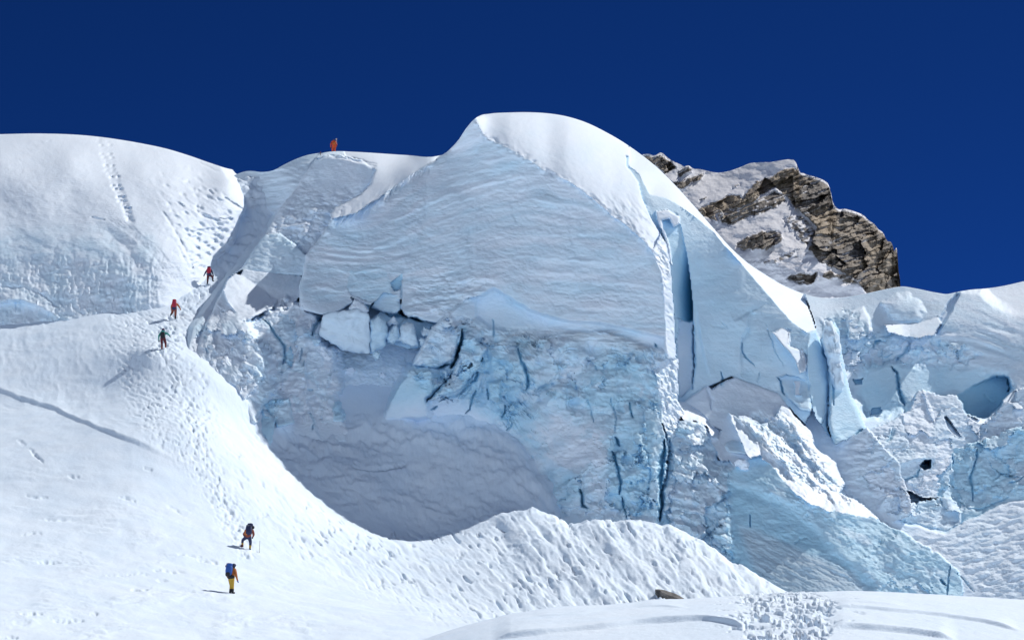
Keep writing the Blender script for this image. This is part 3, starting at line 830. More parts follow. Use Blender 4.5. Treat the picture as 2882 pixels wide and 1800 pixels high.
def paint_ice(R):
    u, v = R.U, R.V
    wu, wv = R.wu, R.wv
    # right wall --------------------------------------------------------------------------------
    R.surf([(2262, 815), (2345, 830), (2540, 790), (2660, 820), (2720, 800), (3320, 740), (3320, 1300), (2760, 1330), (2600, 1300), (2420, 1260), (2330, 1160), (2300, 1000), (2296, 925), (2272, 850)],
           [(2270, 830, 184), (2345, 838, 184.5), (2540, 808, 185), (2660, 826, 184.5), (2880, 793, 187.5), (3050, 780, 188), (2300, 940, 178), (2420, 900, 181), (2540, 900, 181.5), (2640, 900, 181.2), (2760, 900, 182), (2880, 900, 183), (2400, 1050, 176), (2500, 1080, 175), (2640, 1080, 178),
            (2880, 1080, 178.5), (2440, 1200, 168.5), (2600, 1250, 169), (2760, 1280, 170), (2900, 1280, 171)], ice=.3, rnd=0, warp=4, reg=6)
    lit = R.mask([(2640, 800), (2680, 800), (2760, 815), (2800, 850), (2882, 900), (3320, 960), (3320, 700), (2700, 790)], 18)
    R.D += lit * 5.0 * sstep(140, 0, v - R.top[None]) ** 2
    R.A['ice'] *= 1 - lit
    # bulge and gullies under the right skyline
    R.surf([(2480, 850), (2520, 815), (2560, 815), (2600, 845), (2612, 880), (2590, 905), (2540, 912), (2505, 895)], [(2480, 850, 181.6), (2560, 812, 184), (2610, 880, 181), (2540, 905, 180)], ice=.35, rnd=40, lean=1.8, warp=10)
    R.surf([(2690, 826), (2700, 826), (2680, 870), (2640, 935), (2622, 940), (2645, 900), (2672, 850)], [(0, 0, 1.3)], rel=True, ice=.1, rnd=0, feather=4)
    R.surf([(2490, 912), (2545, 915), (2600, 905), (2640, 890), (2650, 905), (2630, 940), (2590, 950), (2540, 945), (2500, 935)], [(2490, 915, 178), (2545, 920, 179.5), (2640, 892, 181.5), (2600, 945, 176.3), (2520, 940, 176.3)], ice=0, rnd=0, warp=6)
    R.surf([(2400, 870), (2430, 862), (2450, 900), (2455, 930), (2420, 955), (2390, 960), (2380, 900)], [(2400, 870, 182), (2440, 880, 181), (2400, 955, 176.5)], ice=.15, rnd=10, lean=.8)
    # pale blue band and the blue cave
    R.surf([(2430, 1020), (2520, 1020), (2640, 1030), (2760, 1040), (2830, 1055), (2845, 1100), (2700, 1110), (2560, 1115), (2550, 1160), (2440, 1170), (2415, 1110)],
           [(2430, 1030, 175.6), (2640, 1030, 178.6), (2830, 1060, 180), (2420, 1110, 173.9), (2560, 1130, 174.8), (2700, 1110, 178.4), (2845, 1100, 181)], ice=.75, rnd=0, feather=16, warp=12)
    R.surf([(2690, 1110), (2760, 1080), (2800, 1060), (2838, 1062), (2843, 1100), (2815, 1140), (2780, 1175), (2745, 1180), (2715, 1160)], [(2690, 1110, 178), (2838, 1065, 182), (2745, 1178, 177.5), (2800, 1130, 181)], ice=.9, rnd=0, feather=4, warp=6, deep=.42)
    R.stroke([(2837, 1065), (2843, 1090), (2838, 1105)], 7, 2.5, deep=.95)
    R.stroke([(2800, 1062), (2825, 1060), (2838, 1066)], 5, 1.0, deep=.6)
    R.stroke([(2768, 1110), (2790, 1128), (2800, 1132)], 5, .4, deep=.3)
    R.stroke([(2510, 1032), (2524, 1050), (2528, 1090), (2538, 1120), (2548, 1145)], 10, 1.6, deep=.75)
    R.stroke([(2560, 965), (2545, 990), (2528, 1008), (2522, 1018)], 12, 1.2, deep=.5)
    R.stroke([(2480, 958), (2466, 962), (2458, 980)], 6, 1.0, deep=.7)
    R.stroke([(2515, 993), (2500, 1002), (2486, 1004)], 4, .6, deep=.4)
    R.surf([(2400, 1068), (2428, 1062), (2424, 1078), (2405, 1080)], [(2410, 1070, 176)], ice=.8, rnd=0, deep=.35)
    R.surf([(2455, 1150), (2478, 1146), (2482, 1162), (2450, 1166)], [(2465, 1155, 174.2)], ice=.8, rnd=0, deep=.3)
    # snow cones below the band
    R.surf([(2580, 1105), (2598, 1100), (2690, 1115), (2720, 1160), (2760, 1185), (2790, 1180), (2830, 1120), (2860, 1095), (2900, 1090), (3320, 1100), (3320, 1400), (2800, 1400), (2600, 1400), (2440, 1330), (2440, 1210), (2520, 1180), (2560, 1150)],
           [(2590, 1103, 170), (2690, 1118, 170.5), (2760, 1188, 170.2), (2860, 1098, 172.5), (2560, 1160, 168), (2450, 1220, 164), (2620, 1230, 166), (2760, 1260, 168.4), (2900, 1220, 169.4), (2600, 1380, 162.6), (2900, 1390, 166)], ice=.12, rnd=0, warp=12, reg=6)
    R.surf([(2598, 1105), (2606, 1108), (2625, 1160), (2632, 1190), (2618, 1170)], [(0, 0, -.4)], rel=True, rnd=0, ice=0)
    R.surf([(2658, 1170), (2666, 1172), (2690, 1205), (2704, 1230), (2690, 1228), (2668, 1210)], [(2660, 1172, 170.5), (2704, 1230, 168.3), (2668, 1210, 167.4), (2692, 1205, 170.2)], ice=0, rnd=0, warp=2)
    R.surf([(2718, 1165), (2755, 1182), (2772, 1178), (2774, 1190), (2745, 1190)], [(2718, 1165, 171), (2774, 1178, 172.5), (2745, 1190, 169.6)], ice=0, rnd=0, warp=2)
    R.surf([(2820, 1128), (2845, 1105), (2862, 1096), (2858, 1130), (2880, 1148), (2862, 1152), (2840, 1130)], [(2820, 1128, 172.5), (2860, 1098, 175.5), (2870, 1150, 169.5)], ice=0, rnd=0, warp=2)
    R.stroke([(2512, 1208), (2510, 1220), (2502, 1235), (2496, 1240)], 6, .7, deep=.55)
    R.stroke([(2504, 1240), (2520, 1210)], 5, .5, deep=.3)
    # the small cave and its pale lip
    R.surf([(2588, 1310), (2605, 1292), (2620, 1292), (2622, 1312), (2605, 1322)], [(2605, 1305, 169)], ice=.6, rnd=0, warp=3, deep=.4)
    R.stroke([(2606, 1298), (2616, 1308)], 11, 3.0, deep=.98, dirt=.6)  # hole coloured deep blue and grey
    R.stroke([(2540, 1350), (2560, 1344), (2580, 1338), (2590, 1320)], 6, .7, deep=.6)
    R.ledge([(2500, 1335), (2530, 1305), (2580, 1290), (2625, 1288), (2640, 1305)], .6, 40)
    # blue cliff at the right edge
    R.surf([(2690, 1262), (2760, 1240), (2830, 1210), (3320, 1180), (3320, 1430), (2900, 1430), (2840, 1440), (2800, 1460), (2740, 1490), (2700, 1490), (2690, 1420), (2640, 1400), (2640, 1340), (2680, 1300)],
           [(2690, 1265, 167), (2830, 1215, 168), (3000, 1190, 168.5), (2705, 1445, 162.7), (2840, 1400, 164.3), (3000, 1385, 165.2), (2650, 1380, 164)], ice=.85, rnd=8, lean=.4, warp=14, reg=6)
    R.surf([(2520, 1440), (2560, 1420), (2640, 1400), (2690, 1410), (2705, 1450), (2700, 1505), (2660, 1530), (2600, 1520), (2540, 1500)], [(2520, 1440, 159.2), (2640, 1400, 161.6), (2705, 1455, 161), (2640, 1490, 159.3)], ice=.5, rnd=6, lean=.4, warp=14)
    R.stroke([(2751, 1250), (2750, 1290), (2738, 1320), (2728, 1345), (2737, 1370), (2738, 1408)], 6, .9, deep=.65)
    R.stroke([(2681, 1275), (2683, 1305)], 5, .7, deep=.55)
    R.stroke([(2800, 1320), (2830, 1340), (2870, 1342)], 5, .5, deep=.5)
    R.stroke([(2835, 1362), (2860, 1354), (2880, 1340)], 5, .6, deep=.5)
    R.stroke([(2700, 1410), (2725, 1432), (2760, 1430), (2800, 1418), (2840, 1395)], 6, .5, deep=.35)
    R.stroke([(2540, 1465), (2610, 1482), (2665, 1492), (2700, 1475)], 5, .5, deep=.2)
    R.stroke([(2645, 1400), (2648, 1425)], 4, .5, deep=.4)
    R.ledge([(2520, 1425), (2560, 1412), (2600, 1402), (2625, 1400), (2640, 1385)], .55, 25, warp=10)
    # rubble snow below, right
    R.surf([(2480, 1420), (2540, 1470), (2660, 1500), (2720, 1465), (2840, 1410), (3320, 1385), (3320, 1800), (2700, 1800), (2660, 1570), (2560, 1510), (2470, 1455)],
           [(2480, 1430, 158.4), (2660, 1500, 158.8), (2840, 1415, 163.3), (3050, 1395, 164.5), (2600, 1540, 157), (2760, 1600, 157.4), (3050, 1600, 158.5), (2760, 1700, 155), (3050, 1720, 156)], ice=.15, rnd=6, lean=.4, reg=6)
    # fan of shaded snow under the far slab
    R.surf([(1915, 1135), (1960, 1105), (1990, 1085), (2005, 1095), (2030, 1075), (2068, 1060), (2130, 1085), (2190, 1106), (2215, 1140), (2260, 1200), (2300, 1260), (2200, 1330), (2060, 1330), (2000, 1260), (1990, 1200), (1930, 1160)],
           [(1915, 1135, 161), (1990, 1088, 162.2), (2068, 1062, 162.4), (2190, 1108, 161), (2000, 1220, 157), (2060, 1200, 157.2), (2120, 1180, 158.2), (2100, 1300, 152.5), (2250, 1220, 157.5), (2200, 1330, 151.5)], ice=.08, rnd=4, lean=.4, warp=3, reg=5)
    R.stroke([(1988, 1088), (1998, 1120), (2002, 1150)], 12, .7)
    R.surf([(2045, 1245), (2060, 1240), (2110, 1245), (2115, 1270), (2100, 1278), (2050, 1272), (2040, 1258)], [(2045, 1245, 154.8), (2115, 1250, 154), (2070, 1275, 153)], ice=.5, rnd=9, lean=.7, warp=3)
    # pinnacle foot: vertical blue flutes between slab and right wall
    R.surf([(2275, 935), (2296, 930), (2310, 960), (2330, 1010), (2335, 1100), (2330, 1200), (2345, 1260), (2300, 1240), (2285, 1150), (2270, 1020)], [(2275, 940, 164), (2330, 1010, 166.5), (2335, 1200, 163.5), (2285, 1150, 161)], ice=.75, rnd=8, lean=.6, warp=3)
    R.surf([(2328, 960), (2345, 905), (2360, 930), (2370, 1000), (2395, 1110), (2420, 1160), (2435, 1205), (2400, 1260), (2345, 1270), (2330, 1180), (2332, 1080)],
           [(2330, 960, 166), (2350, 920, 166.8), (2380, 1020, 166.5), (2430, 1200, 164.5), (2345, 1260, 160.5), (2335, 1100, 163.8)], ice=.8, rnd=12, lean=1.2, warp=3, reg=4)
    R.stroke([(2316, 975), (2322, 1000), (2328, 1012)], 9, 1.5, deep=.8)
    R.stroke([(2325, 1040), (2330, 1120), (2328, 1200)], 7, .9, deep=.3)
    R.stroke([(2342, 1060), (2344, 1110), (2345, 1145)], 7, .9, deep=.45)
    R.stroke([(2405, 1225), (2420, 1212), (2436, 1208)], 6, .7, deep=.5)
    R.stroke([(2312, 1195), (2320, 1180)], 5, .7, deep=.6)
    # broken ice at the slab's right corner
    R.surf([(2172, 935), (2200, 920), (2225, 925), (2225, 975), (2255, 985), (2272, 1000), (2268, 1040), (2250, 1050), (2230, 1000), (2200, 965)], [(2172, 935, 163), (2225, 930, 164.8), (2270, 1010, 163.6), (2225, 985, 162)], ice=.15, rnd=4, lean=.5, warp=6, dirt=.1)
    R.stroke([(2222, 930), (2224, 960), (2222, 978)], 6, -.5, ice=0)
    R.stroke([(2260, 985), (2265, 1020), (2268, 1045)], 9, -.6, ice=0)
    R.surf([(2190, 1062), (2215, 1052), (2245, 1058), (2280, 1080), (2285, 1160), (2250, 1150), (2215, 1120)], [(2190, 1065, 162.6), (2280, 1080, 162.4), (2250, 1150, 160)], ice=.6, rnd=10, lean=.8)
    R.surf([(2235, 1072), (2253, 1070), (2250, 1085), (2250, 1110), (2262, 1115), (2240, 1112)], [(0, 0, -.5)], rel=True, rnd=0, ice=0)
    R.stroke([(2193, 1063), (2200, 1090), (2205, 1110)], 6, 1.0, deep=.85)
    R.stroke([(2031, 1045), (2033, 1065), (2030, 1082)], 5, .8, deep=.8)
    R.stroke([(2090, 960), (2088, 985), (2098, 1005), (2112, 1018), (2122, 1030)], 5, .7, deep=.6)
    R.stroke([(2108, 925), (2104, 940), (2092, 955)], 6, .35)
    R.ledge([(2065, 900), (2085, 890), (2110, 880), (2108, 920), (2092, 950), (2088, 1000), (2092, 1060)], -.35, 50, warp=3)
    R.stroke([(2155, 905), (2168, 950), (2182, 990), (2200, 1020), (2203, 1040)], 3.5, .35, deep=.25)
    R.stroke([(2138, 1045), (2130, 1080)], 3.5, .35, deep=.2)
    R.stroke([(2000, 918), (2030, 920), (2048, 922)], 5, .3)
    R.stroke([(2030, 905), (2048, 922)], 5, .3)
    # face of the far slab: a paler panel on the left edge
    R.ledge([(1962, 860), (1975, 960), (2000, 1060)], .35, 40, warp=2)
    # sunlit rubble right of the rib, crusted column ------------------------------------------------
    R.surf([(1900, 1125), (1930, 1131), (1960, 1150), (1992, 1176), (2005, 1200), (2030, 1210), (2020, 1235), (2000, 1225), (1990, 1200), (1960, 1186), (1925, 1182), (1908, 1160)],
           [(1905, 1126, 160.8), (1990, 1176, 159.3), (2028, 1215, 158), (1915, 1180, 156.7), (1985, 1200, 156.8)], ice=0, rnd=0, warp=3, reg=7)
    R.surf([(1866, 1190), (1915, 1180), (1985, 1195), (1996, 1225), (2010, 1260), (2022, 1292), (2060, 1300), (2070, 1330), (2050, 1400), (2060, 1570), (2100, 1620), (2000, 1600), (1900, 1560), (1858, 1480), (1860, 1400), (1878, 1300)],
           [(1866, 1200, 156.5), (1915, 1185, 156.5), (1985, 1198, 157), (2022, 1292, 154.6), (2060, 1320, 152), (1900, 1300, 153.7), (1980, 1320, 152.6), (1900, 1450, 150.2), (2040, 1440, 149), (2060, 1580, 145), (1960, 1530, 147.5)], ice=.5, rnd=8, lean=.6, warp=8, reg=7)
    R.surf([(1840, 1040), (1850, 1090), (1862, 1130), (1868, 1190), (1880, 1240), (1910, 1200), (1920, 1150), (1908, 1120), (1908, 1010), (1880, 1008)],
           [(1845, 1040, 157.3), (1905, 1020, 160), (1868, 1190, 155.2), (1912, 1180, 157.4)], ice=.15, rnd=0, warp=5, reg=7)
    R.surf([(2285, 1150), (2345, 1250), (2440, 1205), (2530, 1300), (2570, 1440), (2480, 1480), (2395, 1420), (2360, 1340), (2320, 1290), (2260, 1230)],
           [(2290, 1190, 164.6), (2345, 1262, 163), (2440, 1220, 162.6), (2376, 1362, 160.6), (2490, 1430, 158.4), (2460, 1320, 160.4)], ice=.12, rnd=0, warp=10, reg=6)
    R.D += R.mask([(2300, 1200), (2440, 1210), (2500, 1430), (2400, 1420)], 20) * (.35 * fbm(u / 44, v / 22, 4, 301))
    # the glinting ridge
    R.surf([(2052, 1160), (2078, 1180), (2100, 1182), (2122, 1196), (2160, 1188), (2180, 1178), (2202, 1140), (2232, 1165), (2285, 1220), (2300, 1262), (2352, 1306), (2376, 1360), (2362, 1386), (2402, 1402), (2472, 1457),
            (2400, 1480), (2322, 1474), (2236, 1444), (2166, 1374), (2106, 1280), (2076, 1225)],
           [(2052, 1162, 157), (2122, 1196, 156.4), (2202, 1142, 159.2), (2285, 1222, 157.6), (2376, 1360, 155), (2472, 1455, 152), (2128, 1252, 153), (2190, 1335, 150.6), (2330, 1428, 148.2), (2220, 1260, 154.6), (2280, 1340, 152.2), (2400, 1435, 149.3)], ice=.12, rnd=0, warp=7, reg=8)
    g = R.mask([(2070, 1175), (2200, 1165), (2290, 1262), (2360, 1360), (2420, 1425), (2330, 1415), (2205, 1330)], 26)
    a, b = rot(u + wu * 9, v + wv * 9, 47)
    R.D += g * (2.0 * fbm(a / 200, b / 46, 3, 3) + 1.1 * fbm(a / 46, b / 18, 5, 8, .62) + .25 * fbm(u / 9, v / 9, 2, 18))
    R.A['ice'] = np.clip(R.A['ice'] + g * (.5 * fbm(a / 90, b / 26, 3, 28) + .15), 0, 1)
    # blue ramp
    R.surf([(2050, 1330), (2090, 1300), (2140, 1282), (2195, 1340), (2255, 1405), (2330, 1434), (2402, 1445), (2475, 1460), (2560, 1512), (2650, 1560), (2700, 1620), (2740, 1800), (2200, 1800), (2080, 1640), (2050, 1560), (2040, 1440)],
           [(2050, 1340, 151.2), (2140, 1285, 152.4), (2195, 1340, 150.3), (2330, 1432, 147.9), (2475, 1462, 149), (2560, 1512, 148), (2650, 1560, 147.6), (2700, 1650, 146.4), (2080, 1600, 145), (2080, 1450, 148.4), (2250, 1500, 146.6), (2250, 1690, 141.6), (2400, 1580, 145), (2500, 1690, 143.6), (2650, 1700, 144.6), (2300, 1600, 143.8)], ice=.95, rnd=0, warp=10, reg=9)
    R.blur([(2050, 1330), (2046, 1440), (2056, 1560), (2090, 1640)], 24, 20)
    low = R.mask([(2050, 1360), (2110, 1372), (2200, 1410), (2270, 1455), (2330, 1530), (2390, 1590), (2460, 1640), (2440, 1720), (2200, 1720), (2060, 1600)], 16)
    R.D += low * .45
    R.A['deep'] = np.maximum(R.A['deep'], low * .2)  # shaded part of the ramp, its shade painted in as bluer ice
    band = R.mask([(2080, 1480), (2150, 1500), (2250, 1545), (2400, 1610), (2460, 1680), (2220, 1690), (2120, 1600)], 14)
    a, b = rot(u + wu * 6, v + wv * 6, 27)
    R.D += band * .12 * fbm(a / 130, b / 10, 4, 77)
    R.A['dirt'] = np.maximum(R.A['dirt'], band * (.30 + .25 * fbm(a / 130, b / 10, 3, 79)))  # greyer banded strip across the lower ramp
    R.A['ice'] = R.A['ice'] * (1 - band * .5)
    R.stroke([(2235, 1530), (2250, 1518), (2275, 1510)], 5, .4, deep=.2)
    R.stroke([(2646, 1628), (2660, 1640), (2666, 1645)], 7, 1.2, deep=.8)
    R.stroke([(2672, 1590), (2670, 1640), (2662, 1700)], 4, .7, deep=.5)
    R.stroke([(2690, 1612), (2720, 1640), (2740, 1665)], 5, .5, deep=.3)
    R.stroke([(2112, 1445), (2112, 1480)], 4, .8, deep=.5)
    # ------------------------------------------------------------------ cracks and blue holes in the lower wall
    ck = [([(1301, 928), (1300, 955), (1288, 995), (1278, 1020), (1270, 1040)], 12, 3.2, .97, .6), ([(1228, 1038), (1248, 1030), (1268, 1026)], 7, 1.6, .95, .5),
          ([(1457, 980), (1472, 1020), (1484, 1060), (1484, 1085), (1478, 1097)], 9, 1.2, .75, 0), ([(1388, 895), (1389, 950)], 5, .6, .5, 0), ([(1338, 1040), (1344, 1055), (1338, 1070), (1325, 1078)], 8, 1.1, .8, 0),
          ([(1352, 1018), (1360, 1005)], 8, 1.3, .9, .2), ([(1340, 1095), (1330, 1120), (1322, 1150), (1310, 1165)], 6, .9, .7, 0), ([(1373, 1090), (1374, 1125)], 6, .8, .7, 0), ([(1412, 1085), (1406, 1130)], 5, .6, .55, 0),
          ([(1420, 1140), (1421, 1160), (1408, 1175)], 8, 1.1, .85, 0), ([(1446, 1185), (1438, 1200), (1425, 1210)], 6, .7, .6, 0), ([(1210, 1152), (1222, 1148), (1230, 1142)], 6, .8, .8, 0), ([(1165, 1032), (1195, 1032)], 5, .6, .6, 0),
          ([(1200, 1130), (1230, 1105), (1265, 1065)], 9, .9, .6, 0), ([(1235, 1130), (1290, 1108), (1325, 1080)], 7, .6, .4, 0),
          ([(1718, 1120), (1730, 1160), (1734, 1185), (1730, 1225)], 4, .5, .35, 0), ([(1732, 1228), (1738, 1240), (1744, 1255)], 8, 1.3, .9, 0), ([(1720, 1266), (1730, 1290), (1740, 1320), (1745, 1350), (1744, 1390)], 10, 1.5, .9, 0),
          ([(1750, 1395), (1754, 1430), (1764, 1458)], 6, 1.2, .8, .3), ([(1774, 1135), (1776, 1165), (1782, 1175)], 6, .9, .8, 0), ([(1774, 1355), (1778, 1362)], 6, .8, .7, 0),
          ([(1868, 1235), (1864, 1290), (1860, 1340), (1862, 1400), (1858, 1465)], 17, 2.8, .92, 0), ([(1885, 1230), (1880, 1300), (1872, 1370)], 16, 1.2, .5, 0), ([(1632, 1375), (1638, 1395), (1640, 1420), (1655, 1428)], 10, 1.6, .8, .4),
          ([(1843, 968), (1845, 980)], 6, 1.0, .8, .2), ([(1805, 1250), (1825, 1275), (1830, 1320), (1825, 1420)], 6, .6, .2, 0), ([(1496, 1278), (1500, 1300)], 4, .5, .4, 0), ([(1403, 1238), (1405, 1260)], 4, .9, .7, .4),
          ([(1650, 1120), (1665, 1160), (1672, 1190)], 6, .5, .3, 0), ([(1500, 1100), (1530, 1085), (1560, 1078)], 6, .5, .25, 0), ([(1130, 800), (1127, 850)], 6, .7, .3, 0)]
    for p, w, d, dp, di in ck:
        R.stroke(p, w, d, deep=dp, dirt=di)  # the blackest cracks are mixed towards grey as well
    # cavities round the fallen blocks
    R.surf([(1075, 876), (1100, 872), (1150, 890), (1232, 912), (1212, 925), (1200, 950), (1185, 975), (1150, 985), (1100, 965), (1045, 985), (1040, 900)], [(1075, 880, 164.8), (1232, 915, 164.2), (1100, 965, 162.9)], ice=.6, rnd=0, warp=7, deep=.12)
    R.stroke([(1155, 892), (1172, 899), (1190, 906)], 8, 3.0, deep=.98, dirt=.9)  # slit coloured deep blue with grey mixed in
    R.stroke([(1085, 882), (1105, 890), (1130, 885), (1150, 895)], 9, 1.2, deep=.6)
    R.surf([(990, 835), (1010, 850), (1040, 858), (1055, 845), (1040, 868), (1000, 866)], [(1010, 850, 165)], ice=.8, rnd=0, warp=5, deep=.2)
    R.surf([(1098, 798), (1120, 780), (1133, 770), (1127, 815), (1112, 818)], [(1115, 800, 165)], ice=.8, rnd=0, warp=5, deep=.25)
    R.surf([(985, 760), (1090, 770), (1110, 815), (1075, 850), (1045, 848), (1000, 838), (975, 810)], [(985, 765, 164.9), (1100, 790, 164.2), (1040, 846, 163.4)], ice=.6, rnd=30, lean=1.0, warp=8)
    R.surf([(1043, 862), (1080, 822), (1120, 830), (1128, 868), (1110, 885), (1080, 880)], [(1043, 862, 164), (1120, 830, 163.6), (1100, 885, 163)], ice=.5, rnd=14, lean=.6, warp=7)
    R.stroke([(878, 945), (885, 920), (900, 900), (925, 880)], 12, 2.0, deep=.55, dirt=.3)
    # ribs of ice on the left of the lower wall
    R.surf([(1160, 1024), (1185, 975), (1215, 922), (1268, 876), (1300, 930), (1296, 960), (1276, 1008), (1232, 1038)], [(1160, 1024, 159), (1268, 878, 160.6), (1300, 930, 159.4), (1235, 1036, 158.4)], ice=.35, rnd=14, lean=1.0, warp=6)
    R.surf([(1310, 935), (1345, 955), (1370, 975), (1345, 1040), (1300, 1090), (1240, 1120), (1205, 1130), (1270, 1060), (1292, 1010)], [(1310, 940, 159.6), (1370, 975, 159), (1215, 1128, 157.6), (1330, 1050, 157.8)], ice=.5, rnd=12, lean=.9, warp=7)
    R.surf([(1150, 1028), (1240, 1040), (1265, 1050), (1250, 1085), (1205, 1120), (1215, 1180), (1072, 1188), (1100, 1110)], [(1150, 1030, 159.4), (1262, 1052, 159), (1205, 1120, 158.4), (1075, 1185, 160.4), (1210, 1180, 160)], ice=.8, rnd=0, feather=12, warp=8)
    R.ledge([(1212, 1120), (1215, 1080), (1210, 1045)], .5, 30)
    R.surf([(1372, 1075), (1410, 1070), (1412, 1130), (1395, 1135), (1376, 1125)], [(1372, 1075, 158.9), (1410, 1075, 158.9), (1390, 1130, 158.3)], ice=.7, rnd=12, lean=.6)
    # ground swells low on the face: snow dusted buttresses
    R.ledge([(1500, 1110), (1530, 1090), (1560, 1080), (1600, 1085), (1640, 1100), (1638, 1118)], -.6, 45, warp=8)
    # blue block under the toe
    R.surf([(742, 1140), (766, 1125), (815, 1120), (828, 1190), (782, 1202), (770, 1180)], [(745, 1140, 153.3), (815, 1122, 153.8), (825, 1190, 152.4), (782, 1200, 151.4)], ice=.9, rnd=8, lean=.5, warp=3)
    R.surf([(728, 1176), (740, 1150), (775, 1175), (775, 1190), (763, 1258), (735, 1262), (707, 1247)], [(730, 1178, 151.2), (775, 1188, 151), (710, 1247, 149), (760, 1256, 149.2)], ice=.9, rnd=10, lean=.6, warp=3)
    R.stroke([(745, 1225), (738, 1236)], 6, .8, deep=.75)
    R.stroke([(708, 1249), (735, 1264), (762, 1258)], 5, .5, deep=.7)
    R.stroke([(735, 895), (755, 915), (775, 940), (798, 970), (802, 1000), (798, 1028)], 7, 1.2, deep=.6)
    R.stroke([(816, 1015), (812, 1030)], 10, .5, ice=.9)
    R.surf([(815, 970), (825, 1000), (820, 1030), (808, 1030), (802, 1000)], [(0, 0, .3)], rel=True, rnd=0, ice=.9)
    for p in ([(850, 980), (845, 1010), (840, 1018)], [(856, 1015), (854, 1030)], [(865, 1100), (880, 1098)], [(870, 1160), (884, 1190), (880, 1210)], [(575, 945), (578, 955)], [(580, 980), (586, 992)]):
        R.stroke(p, 6, .6, deep=.35, dirt=.2)
    R.surf([(945, 1130), (965, 1128), (980, 1160), (965, 1185), (940, 1185), (935, 1150)], [(0, 0, -.2)], rel=True, rnd=6, lean=.3, ice=.75)
    R.ledge([(900, 1240), (880, 1180), (862, 1120), (858, 1050), (868, 980)], .7, 50, warp=8)
    R.ledge([(745, 1060), (735, 1010), (715, 990)], .5, 30)

